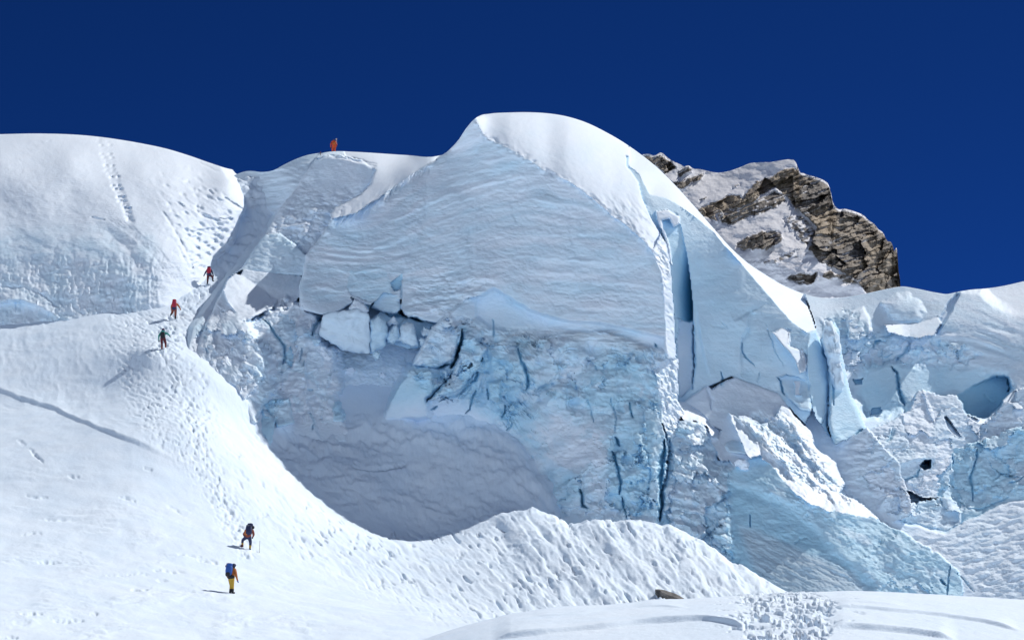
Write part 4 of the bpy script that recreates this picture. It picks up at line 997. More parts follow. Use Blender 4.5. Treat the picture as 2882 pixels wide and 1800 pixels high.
def finish_ice(R):
    u, v = R.U, R.V
    wu, wv = R.wu, R.wv
    # ------------------------------------------------------------------ layering
    sf = tps([(935, 625, 600), (1000, 640, 600), (1090, 630, 600), (1180, 585, 600), (1250, 552, 600), (1400, 512, 600), (1520, 480, 600), (1620, 520, 600),
              (900, 720, 700), (1000, 735, 700), (1100, 725, 700), (1300, 640, 680), (1500, 600, 690), (1700, 640, 700), (1840, 720, 740),
              (870, 830, 800), (1050, 815, 800), (1300, 800, 820), (1500, 790, 810), (1700, 800, 810), (1870, 820, 815), (1300, 1000, 1000), (1800, 1000, 1000), (800, 1000, 1000), (2000, 600, 600), (2250, 880, 880), (2000, 1000, 1000), (1300, 1300, 1300), (700, 700, 700),
              (2400, 870, 700), (2540, 820, 690), (2720, 870, 700), (2880, 930, 700), (2720, 960, 800), (2880, 1000, 790), (2400, 1000, 820), (2500, 1200, 1000), (2880, 1200, 1000), (2500, 1500, 1300)])
    s = sf(u, v) + 10 * fbm(u / 120, v / 60, 3, 91)
    def lay(wl, seed, sharp=1.0):
        q = pn(s / wl, u / 420 + 0.5, seed)
        r = pn(s / wl + .02 * wu, u / 90, seed + 1)
        return q * .6 + r * .5
    wall = R.mask([(1330, 330), (1500, 458), (1640, 540), (1815, 683), (1860, 765), (1874, 905), (1878, 985), (1700, 930), (1500, 890), (1380, 820), (1270, 880), (1150, 890), (1128, 860), (1000, 840), (845, 860), (865, 720), (935, 620), (1120, 520), (1260, 425)], 10)
    lft = R.mask([(845, 860), (870, 720), (935, 625), (1120, 560), (1200, 560), (1180, 660), (1130, 760), (1000, 800), (900, 860)], 40)
    upr = R.mask([(1190, 560), (1260, 430), (1335, 345), (1500, 470), (1620, 540), (1500, 560), (1300, 560)], 40)
    rw = R.mask([(2470, 840), (2540, 815), (2660, 840), (2720, 830), (3320, 860), (3320, 1030), (2700, 1040), (2640, 960), (2500, 920)], 20)
    amp = 0.06 * wall + 0.17 * lft + 0.16 * upr + 0.22 * rw
    crumb0 = .15 + .95 * sstep(-.25, .4, fbm(u / 190, v / 70, 3, 68))
    R.D += crumb0 * (amp * (lay(17, 3) + .8 * lay(37, 13)) + 0.06 * wall * lay(8, 23))
    R.D += wall * (0.10 * fbm(u / 26, v / 10, 5, 61, .65) + .38 * fbm(u / 150, v / 110, 3, 65))
    crumb = sstep(-.05, .35, fbm(u / 130, v / 70, 3, 67))
    R.D += wall * crumb * (.10 * fbm(u / 15, v / 7, 3, 69, .7) + .10 * lay(11, 33))
    tone = lay(30, 93) + .7 * lay(13, 95)
    R.A['ice'] = np.clip(R.A['ice'] + wall * (.30 * tone + .25 * fbm(u / 170, v / 80, 3, 97)), 0, 1)
    R.A['ice'] = np.clip(R.A['ice'] + rw * .3 * tone, 0, 1)
    R.A['dirt'] = np.maximum(R.A['dirt'], (wall + rw) * np.clip(.5 * sstep(.28, .6, tone) * sstep(0, .3, fbm(u / 90, v / 60, 2, 99)), 0, .16))
    # a few layers that stand out, and old drip lines
    for p, h in (([(1060, 640), (1150, 600), (1250, 550), (1400, 512), (1525, 482)], .30), ([(1090, 665), (1250, 575), (1400, 535), (1560, 520)], .18), ([(1255, 470), (1350, 455), (1430, 440)], .25), ([(1235, 500), (1340, 482), (1440, 460)], .18),
                 ([(1420, 650), (1560, 662), (1740, 655), (1800, 690)], .14), ([(1300, 735), (1480, 722), (1660, 735), (1840, 742)], .16), ([(1230, 800), (1330, 780), (1420, 792)], .2), ([(1560, 800), (1700, 792), (1860, 806)], .14), ([(930, 690), (1010, 705), (1100, 690), (1170, 650)], .25),
                 ([(900, 750), (1000, 765), (1100, 745)], .22), ([(880, 800), (960, 822), (1060, 800)], .2), ([(1650, 860), (1760, 868), (1868, 862)], .14), ([(1500, 560), (1640, 580), (1720, 620)], .14)):
        R.ledge(p, h * .7, 24, warp=8, other=8)
    for p in ([(1196, 560), (1192, 700), (1160, 800)], [(1325, 640), (1330, 760)], [(1610, 600), (1614, 690)], [(1745, 700), (1750, 860)], [(1450, 540), (1455, 620)]):
        R.stroke(p, 26, .16, prof='s', warp=10)
    # lumps where layers crumble
    cr = R.mask([(1130, 870), (1180, 780), (1300, 770), (1400, 790), (1340, 850), (1260, 885), (1200, 900)], 25)
    R.D += cr * (.45 * lay(22, 43) + .35 * fbm(u / 24, v / 11, 4, 45))
    dirtb = R.mask([(1420, 925), (1500, 925), (1620, 915), (1720, 920), (1790, 955), (1840, 975), (1800, 1005), (1700, 960), (1600, 955), (1480, 985), (1400, 960)], 14)
    R.A['dirt'] = np.maximum(R.A['dirt'], dirtb * np.clip(.28 + .5 * fbm(u / 60, v / 14, 4, 47), 0, .6))
    R.D += dirtb * .4 * fbm(u / 60, v / 11, 4, 49)
    for p in ([(1130, 905), (1160, 880), (1230, 885), (1270, 870)], [(1300, 825), (1330, 815), (1365, 800)], [(1295, 900), (1330, 915), (1355, 935)], [(1520, 1085), (1570, 1100), (1620, 1108)], [(1480, 1005), (1560, 1020)], [(1440, 1040), (1500, 1050), (1570, 1052)]):
        R.stroke(p, 12, .25, dirt=.28, warp=8)
    # fine sag lines on the right wall and strips
    # ------------------------------------------------------------------ broken ice: facets
    def facets(mask, size, amp, seed, ax=1.0, tilt=1.0, gap=0.25):
        idx = mask > 0.01
        if not idx.any(): return
        uu = u[idx] + wu[idx] * size * .35; vv = v[idx] + wv[idx] * size * .35
        f1, f2, ox, oy, r1, r2, r3 = cells(uu / size, vv / (size * ax), seed)
        h = (r1 - .5) * 1.0 + tilt * ((r2 - .5) * 2 * ox + (r3 - .5) * 2 * oy)
        crack = np.clip(1 - (f2 - f1) / .14, 0, 1)
        R.D[idx] += mask[idx] * amp * (h + gap * crack)
        R.A['deep'][idx] = np.maximum(R.A['deep'][idx], mask[idx] * crack * .22 * (r1 > .75) * (gap > 0))
        R.A['ice'][idx] = np.clip(R.A['ice'][idx] + mask[idx] * (r3 - .5) * .5, 0, 1)
    # foot of the wall flares out into the snow
    vc = curve([(900, 1215), (1070, 1205), (1250, 1190), (1400, 1240), (1520, 1325), (1600, 1420)])(u)
    fl = sstep(960, 1060, u) * sstep(1560, 1500, u)
    R.A['ice'] *= 1 - fl * .75 * sstep(vc - 90, vc - 20, v)
    lower = R.mask([(1150, 1030), (1270, 890), (1400, 930), (1600, 960), (1840, 1000), (1860, 1120), (1840, 1300), (1850, 1470), (1540, 1440), (1520, 1310), (1400, 1180), (1300, 1120), (1200, 1130)], 25, 12)
    soft = R.mask([(1470, 1190), (1560, 1160), (1680, 1180), (1720, 1260), (1700, 1330), (1600, 1330), (1520, 1290)], 30, 14)
    panel = R.mask([(1640, 1060), (1740, 1020), (1840, 1060), (1850, 1180), (1800, 1250), (1690, 1220), (1650, 1140)], 26, 12)
    calm = np.clip(1 - .75 * soft - .6 * panel - .8 * fl * sstep(vc - 90, vc - 10, v), 0, 1)
    keepD = R.D.copy()
    R.D += lower * (.9 * np.clip(ridged(u / 130 + R.wv * .15, v / 420, 2, 311) - .35, 0, 1) + .28 * np.sign(pn(u / 70 + v / 300, v / 55, 313)) * sstep(.05, .14, np.abs(pn(u / 70 + v / 300, v / 55, 313))))
    facets(lower, 130, .85, 3, 1.0, 1.1, 0)
    facets(lower * sstep(-.1, .3, fbm(u / 90, v / 70, 2, 105)), 44, .42, 9, .8, 1.0, 0)
    facets(lower * sstep(0, .3, fbm(u / 70, v / 50, 2, 109)), 19, .2, 19, .7, 1.0, 0)
    R.D += lower * .09 * fbm(u / 12, v / 7, 3, 106, .7)
    R.A['ice'] = np.clip(R.A['ice'] + lower * (.55 * fbm(u / 80, v / 50, 4, 108) + .1), 0, 1)
    R.D += lower * (.18 * fbm(u / 26, v / 13, 4, 101) + .22 * lay(26, 63))
    R.D += lower * (.9 * fbm(u / 90, v / 70, 4, 103) + .35 * np.clip(ridged(u / 60 + v / 300, v / 110, 3, 107) - .6, 0, 1))
    R.D = keepD + (R.D - keepD) * calm
    R.D += panel * (.45 * fbm(u / 46, v / 160, 3, 321) + .10 * fbm(u / 60, v / 9, 3, 323)) + soft * (.35 * fbm(u / 60, v / 34, 4, 325))
    R.A['ice'] = np.clip(R.A['ice'] - .45 * soft + .25 * panel, 0, 1)
    for pz, am in (([(1330, 990), (1420, 1000), (1470, 1090), (1430, 1180), (1330, 1160), (1300, 1080)], .35), ([(1700, 1240), (1850, 1190), (1850, 1460), (1740, 1450)], .4), ([(1480, 1330), (1560, 1330), (1540, 1420), (1480, 1400)], .35), ([(1440, 1180), (1520, 1190), (1500, 1250), (1430, 1240)], .4)):
        R.A['ice'] = np.clip(R.A['ice'] + am * R.mask(pz, 24, 14), 0, 1)
    mid = R.mask([(560, 900), (640, 850), (700, 920), (830, 860), (905, 890), (960, 1000), (960, 1180), (830, 1190), (740, 1190), (690, 1120), (600, 1050), (540, 990)], 20, 12)
    facets(mid, 90, .4, 13, 1.3, 1.0, 0)
    R.D += mid * (.8 * fbm(u / 60, v / 80, 5, 115, .6) + .08 * fbm(u / 11, v / 8, 3, 117, .7))
    facets(mid, 36, .22, 14, 1.2, 1.0, 0)
    R.D += mid * (.15 * fbm(u / 20, v / 13, 4, 111) + .16 * lay(18, 73))
    pg = R.mask([(915, 960), (1045, 985), (1180, 975), (1150, 1040), (1070, 1180), (980, 1240), (940, 1100)], 20)
    R.D += pg * (.5 * fbm(u / 50, v / 40, 5, 301, .6) + .12 * fbm(u / 13, v / 9, 3, 303, .7))
    R.A['dirt'] = np.maximum(R.A['dirt'], pg * np.clip(.25 * fbm(u / 30, v / 16, 4, 305), 0, .2))
    rib7 = R.mask([(1866, 1190), (1985, 1195), (2022, 1292), (2060, 1320), (2050, 1420), (2070, 1580), (1960, 1530), (1860, 1470)], 20, 10)
    facets(rib7, 70, .8, 23, 1.2, 1.0, .15)
    facets(rib7, 24, .3, 29, .8, 1.0, .1)
    R.D += rib7 * (.35 * lay(14, 83) + .25 * fbm(u / 16, v / 12, 3, 113))
    foot = R.mask([(1950, 1480), (2030, 1500), (2080, 1580), (2060, 1600), (1960, 1530)], 14)
    facets(foot, 26, .6, 33)
    crust = R.mask([(1805, 1000), (1830, 974), (1900, 1015), (1908, 1120), (1930, 1150), (1915, 1200), (1880, 1230), (1862, 1130), (1830, 1050)], 8, 6)
    a, b = rot(u + wu * 6, v + wv * 6, 62)
    crust2 = np.maximum(crust, R.mask([(1842, 715), (1884, 700), (1900, 860), (1908, 1015), (1878, 1015), (1868, 835)], 5, 3) * .55)
    R.D += crust2 * (.6 * (ridged(a / 34, b / 14, 3, 5) - .5) + .22 * fbm(u / 9, v / 9, 3, 15))
    # right wall rubble, cones
    rb = R.mask([(2300, 900), (2400, 870), (2470, 940), (2640, 950), (2760, 1000), (2700, 1030), (2430, 1030), (2400, 1060), (2330, 960)], 20, 12)
    facets(rb, 58, .8, 41, 1.0, 1.0, .15)
    facets(rb, 22, .3, 43, .8, 1, .1)
    R.D += rb * (.40 * fbm(u / 22, v / 14, 4, 121, .65))
    cn = R.mask([(2440, 1220), (2560, 1150), (2600, 1110), (2700, 1130), (2760, 1190), (2860, 1110), (3320, 1110), (3320, 1230), (2820, 1230), (2690, 1290), (2640, 1400), (2500, 1440), (2400, 1330)], 20, 10)
    facets(cn, 90, .45, 51, .8, 1.0, .05)
    R.D += cn * (.34 * fbm(u / 50, v / 22, 5, 131, .6) + .15 * fbm(u / 13, v / 8, 3, 133, .7))
    bl = R.mask([(2690, 1262), (2830, 1210), (3320, 1180), (3320, 1380), (2840, 1400), (2705, 1450), (2640, 1380)], 14, 8)
    facets(bl, 86, .55, 61, 1.0, 1.2, 0)
    facets(bl, 34, .25, 63, 1.0, 1.2, 0)
    R.D += bl * .2 * fbm(u / 20, v / 14, 4, 65, .6)
    pb = R.mask([(2470, 1360), (2640, 1400), (2705, 1450), (2700, 1480), (2640, 1495), (2540, 1465), (2480, 1430)], 12, 8)
    facets(pb, 60, .9, 81, .8, 1.0, 0)
    R.D += pb * (.5 * fbm(u / 40, v / 22, 5, 331, .6))
    rs = R.mask([(2560, 1500), (2660, 1500), (2840, 1415), (3320, 1395), (3320, 1700), (2760, 1680), (2700, 1600)], 25)
    a, b = rot(u + wu * 8, v + wv * 8, -12)
    R.D += rs * (.35 * fbm(a / 44, b / 15, 4, 141))
    rp = R.mask([(2060, 1320), (2200, 1350), (2470, 1465), (2640, 1560), (2720, 1680), (2480, 1680), (2400, 1560), (2250, 1440)], 30)
    a, b = rot(u + wu * 8, v + wv * 8, 33)
    R.D += rp * (.5 * fbm(u / 110, v / 70, 4, 151) + .16 * fbm(a / 60, b / 16, 4, 153, .6) + .07 * fbm(u / 12, v / 9, 3, 155))
    R.A['ice'] = np.clip(R.A['ice'] - rp * .4 * sstep(.05, .4, fbm(a / 120, b / 30, 3, 157)), 0, 1)
    rl = R.mask([(2060, 1360), (2200, 1410), (2330, 1530), (2440, 1650), (2220, 1690), (2060, 1590)], 20)
    R.D += rl * (.25 * fbm(u / 90, v / 50, 4, 159) + .06 * fbm(u / 14, v / 9, 3, 161))
    facets(rp * .35, 120, .5, 71, 1.0, 1.0, .06)
    R.surf  # (smooth snow keeps only soft relief)
    fn = R.mask([(1920, 1150), (2068, 1062), (2190, 1106), (2290, 1250), (2100, 1330), (2010, 1250)], 14)
    R.D += fn * (.22 * fbm(u / 60, v / 30, 4, 161))
    bowl = R.mask([(895, 445), (800, 575), (745, 665), (870, 715), (935, 640), (1045, 520), (1060, 480), (960, 440)], 16)
    low = bowl * sstep(520, 600, v + (u - 900) * .2)
    R.D += bowl * .18 * fbm(u / 60, v / 40, 4, 171) + low * (.5 * fbm(u / 26, v / 15, 4, 173) + .45 * np.clip(ridged(u / 34, v / 22, 3, 175) - .5, 0, 1))
    for p in ([(895, 447), (930, 438), (970, 446), (1020, 458), (1060, 470)], [(960, 436), (1000, 452), (1062, 462)]):
        R.stroke(p, 7, .8)
    rd = R.mask([(935, 610), (1000, 575), (1060, 545), (1120, 505), (1200, 455), (1210, 480), (1120, 545), (1040, 600), (950, 640)], 12)
    R.D += rd * (.9 * (ridged(u / 24 + v / 60, v / 70, 3, 181) - .45))
    cap = R.mask([(1335, 335), (1500, 456), (1640, 538), (1765, 637), (1842, 720), (1884, 700), (1812, 560), (1768, 470), (1700, 369), (1480, 310)], 10, 2)
    R.D += cap * (.12 * fbm(u / 160, v / 120, 2, 191) + .07 * fbm(u / 30, v / 24, 4, 193))
    lowcap = cap * sstep(520, 600, v)
    a, b = rot(u + wu * 6, v + wv * 6, 50)
    R.D += lowcap * (.5 * fbm(a / 40, b / 20, 4, 195))
    # crumbling cornice line along the cap edge
    d, al, sd = seg_dist(u + wu * 3, v + wv * 3, [(1340, 345), (1365, 386), (1440, 421), (1500, 456), (1545, 488), (1600, 510), (1640, 538), (1690, 578), (1730, 612), (1765, 637), (1815, 680), (1842, 720)])
    R.D += .45 * np.exp(-(d / 10) ** 2) * fbm(u / 18, v / 14, 3, 197)
    slab = R.mask([(1830, 560), (1960, 612), (2092, 750), (2270, 930), (2290, 1150), (2068, 1062), (1950, 1100), (1950, 800)], 10, 3)
    R.D += slab * (.35 * fbm(u / 160, v / 120, 3, 201) + .05 * fbm(u / 50, v / 7, 4, 203))
    lsh = R.mask([(640, 480), (760, 470), (905, 436), (870, 720), (850, 850), (700, 920), (590, 860), (660, 720), (690, 600)], 16)
    gw = R.mask([(640, 480), (760, 470), (880, 450), (800, 570), (740, 650), (640, 780), (590, 830), (660, 720), (690, 600)], 14)
    R.D += gw * (.55 * fbm(u / 46, v / 15, 4, 217, .6) + .3 * pn(v / 11 + u / 60, u / 120, 219))
    R.D += lsh * (.45 * fbm(u / 70, v / 60, 4, 213) + .16 * fbm(u / 24, v / 12, 5, 215, .65))
    # everywhere: small grain
    R.D += .06 * fbm(u / 14, v / 9, 4, 211, .65)
    R.A['ice'] = np.clip(R.A['ice'] + .25 * fbm(u / 110, v / 60, 4, 221), 0, 1)
    # left limit of the cliffs, sunk in the gully snow
    edge = [(520, 300), (560, 480), (640, 545), (700, 580), (745, 595), (768, 604), (750, 630), (700, 690), (660, 745), (625, 790), (597, 832), (560, 890), (537, 920), (527, 960), (522, 993), (500, 1040), (520, 1400), (3200, 1900), (3300, 300)]
    sd = poly_sd(u + wu * 2, v + wv * 2, edge)
    R.D += np.where(sd < 8, (8 - sd) * .12, 0)
    return sd

R = build_ice()
paint_ice(R)
SD = finish_ice(R)

def emit_ice():
    nb = 10
    P = np.concatenate([R.back(nb, 36, 16), R.points()], 0)
    att = {k: np.concatenate([np.zeros((nb, R.nc)), a], 0).ravel() for k, a in R.A.items()}
    reg = np.concatenate([np.broadcast_to(R.reg[0], (nb, R.nc)), R.reg], 0).ravel()
    sdf = np.concatenate([np.broadcast_to(SD[0], (nb, R.nc)), SD], 0).ravel()
    uu = np.concatenate([np.broadcast_to(R.U[0], (nb, R.nc)), R.U], 0).ravel()
    vv = np.concatenate([np.broadcast_to(R.V[0], (nb, R.nc)), R.V], 0).ravel()
    fc = grid_faces(P.shape[0], R.nc)
    ok = (sdf[fc] > -14).all(1)
    fr = reg[fc[:, 0]].copy()
    fu = uu[fc[:, 0]]; fv = vv[fc[:, 0]]
    P = P.reshape(-1, 3)
    # loose ends of the survey go to the nearest body of ice
    fr[(fr == 0) & (fu > 2270)] = 6
    fr[(fr == 0) & (fu > 1290) & (fv > 1130)] = 5
    fr[(fr == 0) & (fu > 1290)] = 2
    def body(name, label, cat, foot, parts):
        root = empty(name, tuple(pt(*foot)))
        tag(root, label, cat)
        for pname, regs, mat, plabel in parts:
            k = ok & np.isin(fr, regs)
            v_, f_, a_ = sub_mesh(P, fc, k, att)
            o = mesh_obj(pname, v_, f_, mat, root, a_, sharp=60)
            if plabel: o['label'] = plabel
        return root
    body('serac', 'towering pale blue ice cliff with a rounded snow cap and banded shaded face', 'serac', (1500, 1480, 152),
         [('ice_face', [1], M_ICE, 'broad shaded wall with fine level layers'), ('snow_cap', [2], M_SNOWCAP, 'smooth sunlit snow dome over the wall'), ('ice_rib', [3], M_GLINT, 'narrow white sunlit rib beside the dark slot'),
          ('ice_slab', [4], M_ICE, 'smooth blue slab right of the dark slot'), ('broken_base', [5], M_ICE, 'cracked and layered blue foot of the wall'), ('ice_buttress', [7], M_GLINT, 'crusted glinting ice below the white rib')])
    body('ice_shoulder', 'shaded snow shoulder with a curled crest and gully wall below the climber in orange', 'ice ridge', (700, 1180, 152), [('snow_face', [0], M_ICE, None)])
    body('ice_ramp', 'smooth blue ice ramp with a glinting sunlit crest behind the trampled drift', 'ice ramp', (2300, 1690, 138),
         [('blue_ice', [9], M_ICE, None), ('glinting_crest', [8], M_GLINT, 'sparkling sunlit crest of broken ice')])
    body('ice_wall', 'shaded wall of layered and broken ice under the rocky peak, with a blue cave', 'ice wall', (2700, 1690, 158), [('wall_face', [6], M_ICE, None)])
emit_ice()

# ================================================================== blocks of ice and snow lying loose
def ring_block(name, poly, yf, depth, mat, label, cat, group=None, ice=.5, plane=(0, 0), rough=.1, seed=0, bulge=.35, parent=None):
    """closed lump: outline at its own distance and thickness, rounded front, flat back"""
    p = np.array(poly, float)
    seg = np.roll(p, -1, 0) - p
    L = np.hypot(seg[:, 0], seg[:, 1]); cum = np.r_[0, np.cumsum(L)]
    n = 80
    tt = np.linspace(0, cum[-1], n, endpoint=False)
    k = np.searchsorted(cum, tt, 'right') - 1
    f = (tt - cum[k]) / L[k]
    rim = p[k] + seg[k] * f[:, None]
    c = rim.mean(0)
    rings = []
    prof = [(0.02, -bulge), (.1, -bulge), (.2, -bulge), (.3, -bulge * .99), (.4, -bulge * .97), (.5, -bulge * .94), (.6, -bulge * .9), (.68, -bulge * .85), (.76, -bulge * .8), (.88, -bulge * .62), (.96, -bulge * .3), (1.0, 0), (1.01, .25), (1.0, .55), (.95, .85), (.85, 1.0), (.4, 1.02), (.02, 1.02)]
    for sc, dd in prof:
        q = c + (rim - c) * sc
        q = q + np.stack([fbm(q[:, 0] / 18 + dd, q[:, 1] / 18, 3, seed), fbm(q[:, 0] / 18, q[:, 1] / 18 + dd, 3, seed + 5)], 1) * 8 * (sc > .1)
        Y = yf + plane[0] * (q[:, 0] - c[0]) + plane[1] * (q[:, 1] - c[1]) + dd * depth
        Y = Y + rough * (fbm(q[:, 0] / 46, q[:, 1] / 34, 3, seed + 9) * 4 + fbm(q[:, 0] / 17, q[:, 1] / 11, 3, seed + 13) * 1.2) * (dd < .5)
        rings.append(pt(q[:, 0], q[:, 1], Y))
    V = np.concatenate(rings)
    m = len(rings)
    F_ = []
    for r in range(m - 1):
        for i in range(n):
            j = (i + 1) % n
            F_.append((r * n + i, r * n + j, (r + 1) * n + j, (r + 1) * n + i))
    capf = [tuple(range(n))[::-1], tuple((m - 1) * n + i for i in range(n))]
    me = bpy.data.meshes.new(name)
    base = pt(c[0], p[:, 1].max(), yf)
    V = V - base
    me.from_pydata([tuple(x) for x in V], [], F_ + capf)
    me.polygons.foreach_set('use_smooth', np.ones(len(me.polygons), bool))
    for nm, val in (('ice', ice), ('deep', 0.0), ('dirt', 0.0)):
        at = me.attributes.new(nm, 'FLOAT', 'POINT')
        at.data.foreach_set('value', np.full(len(V), val, np.float32))
    bm = bmesh.new(); bm.from_mesh(me); bmesh.ops.recalc_face_normals(bm, faces=bm.faces); bm.to_mesh(me); bm.free()
    me.set_sharp_from_angle(angle=math.radians(50))
    me.materials.append(mat)
    o = bpy.data.objects.new(name, me)
    COL.objects.link(o)
    o.location = base
    tag(o, label, cat, group)
    return o

def relief_y(u, v):
    c = int(np.clip(np.searchsorted(R.uc, u), 0, R.nc - 1))
    r = int(np.argmin(np.abs(R.V[:, c] - v)))
    return float(R.D[r, c])

ring_block('ice_block', [(900, 945), (904, 895), (925, 880), (965, 876), (1000, 868), (1036, 882), (1041, 930), (1040, 994), (1000, 992), (965, 984), (930, 962)], 160.4, 3.0, M_ICE,
           'large smooth fronted ice block wedged under the layered serac face', 'ice block', ice=.35, plane=(.004, .006), seed=1, bulge=.12)
ring_block('ice_block', [(1041, 900), (1062, 886), (1085, 905), (1092, 945), (1080, 975), (1052, 990), (1043, 994)], 161.6, 2.4, M_ICE,
           'slim blue ice block tucked against the large smooth block', 'ice block', ice=.65, plane=(.012, .004), seed=2, bulge=.25)
ring_block('ice_block', [(1128, 925), (1145, 906), (1162, 910), (1172, 945), (1178, 972), (1160, 978), (1140, 965), (1122, 955)], 161.4, 2.4, M_ICE,
           'rounded pale ice block beside the black gap under the serac face', 'ice block', ice=.45, seed=3, bulge=.3)
ring_block('ice_block', [(1090, 935), (1110, 915), (1126, 925), (1124, 958), (1100, 968), (1088, 955)], 162.4, 2.0, M_ICE,
           'small ice block between the slim blue block and the rounded one', 'ice block', ice=.6, seed=4, bulge=.3)
ring_block('ice_block', [(1000, 842), (1022, 850), (1036, 872), (1030, 884), (1000, 880), (980, 870)], 161.2, 2.0, M_ICE,
           'snow dusted slab resting on top of the large smooth block', 'ice block', ice=.1, seed=5, bulge=.25)
for q_, (cx, cy, rr, yy, lab) in enumerate([(1105, 905, 13, 163, 'fist shaped ice chunk jammed in the gap above the small ice block'), (1200, 935, 16, 161.6, 'blue ice chunk at the right end of the gap beside the rounded pale block'),
                                   (1190, 962, 12, 160.9, 'dirty ice chunk under the blue chunk at the end of the gap'), (890, 962, 13, 161.2, 'ice chunk leaning on the left side of the large smooth block'), (1060, 1000, 12, 160.4, 'ice chunk fallen below the slim blue block')]):
    an = np.linspace(0, 2 * np.pi, 9)[:-1] + .4 * q_
    rad = rr * (1 + .3 * np.sin(an * 3 + q_) + .15 * np.cos(an * 2 - q_))
    ring_block('ice_chunk', [(cx + a_ * math.cos(t_), cy + .85 * a_ * math.sin(t_)) for a_, t_ in zip(rad, an)], yy, .8, M_ICE, lab, 'ice chunk', ice=.3 + .1 * q_, seed=20 + q_, bulge=.5)
ring_block('snow_lump', [(968, 1050), (974, 1037), (990, 1033), (1000, 1042), (996, 1050), (980, 1054)], relief_y(984, 1045) - .1, .5, M_ICE,
           'white snow lump stuck on the grey ice below the large smooth block', 'snow lump', ice=0, seed=6, bulge=.5)
ring_block('snow_lump', [(1066, 1060), (1070, 1048), (1080, 1046), (1086, 1058), (1080, 1064)], relief_y(1076, 1056) - .1, .45, M_ICE,
           'tiny white snow lump left of the smooth light blue ice', 'snow lump', ice=0, seed=7, bulge=.5)
ring_block('snow_block', [(2068, 1296), (2078, 1290), (2098, 1291), (2108, 1306), (2107, 1320), (2088, 1320), (2070, 1312)], relief_y(2088, 1312) - .25, .9, M_SNOWCAP,
           'pale rounded snow block on the blue ice below the glinting crest', 'snow block', ice=0, seed=8, bulge=.5)
ring_block('ice_pinnacle', [(2313, 960), (2318, 925), (2328, 905), (2342, 904), (2352, 925), (2364, 960), (2368, 985), (2362, 1000), (2374, 1060), (2370, 1100), (2350, 1105), (2336, 1060), (2330, 1010), (2320, 990)], 164.6, 1.6, M_ICE,
           'tall crusted ice pinnacle standing between the blue slab and the right wall', 'ice pinnacle', ice=.3, seed=9, bulge=.55, rough=.2)

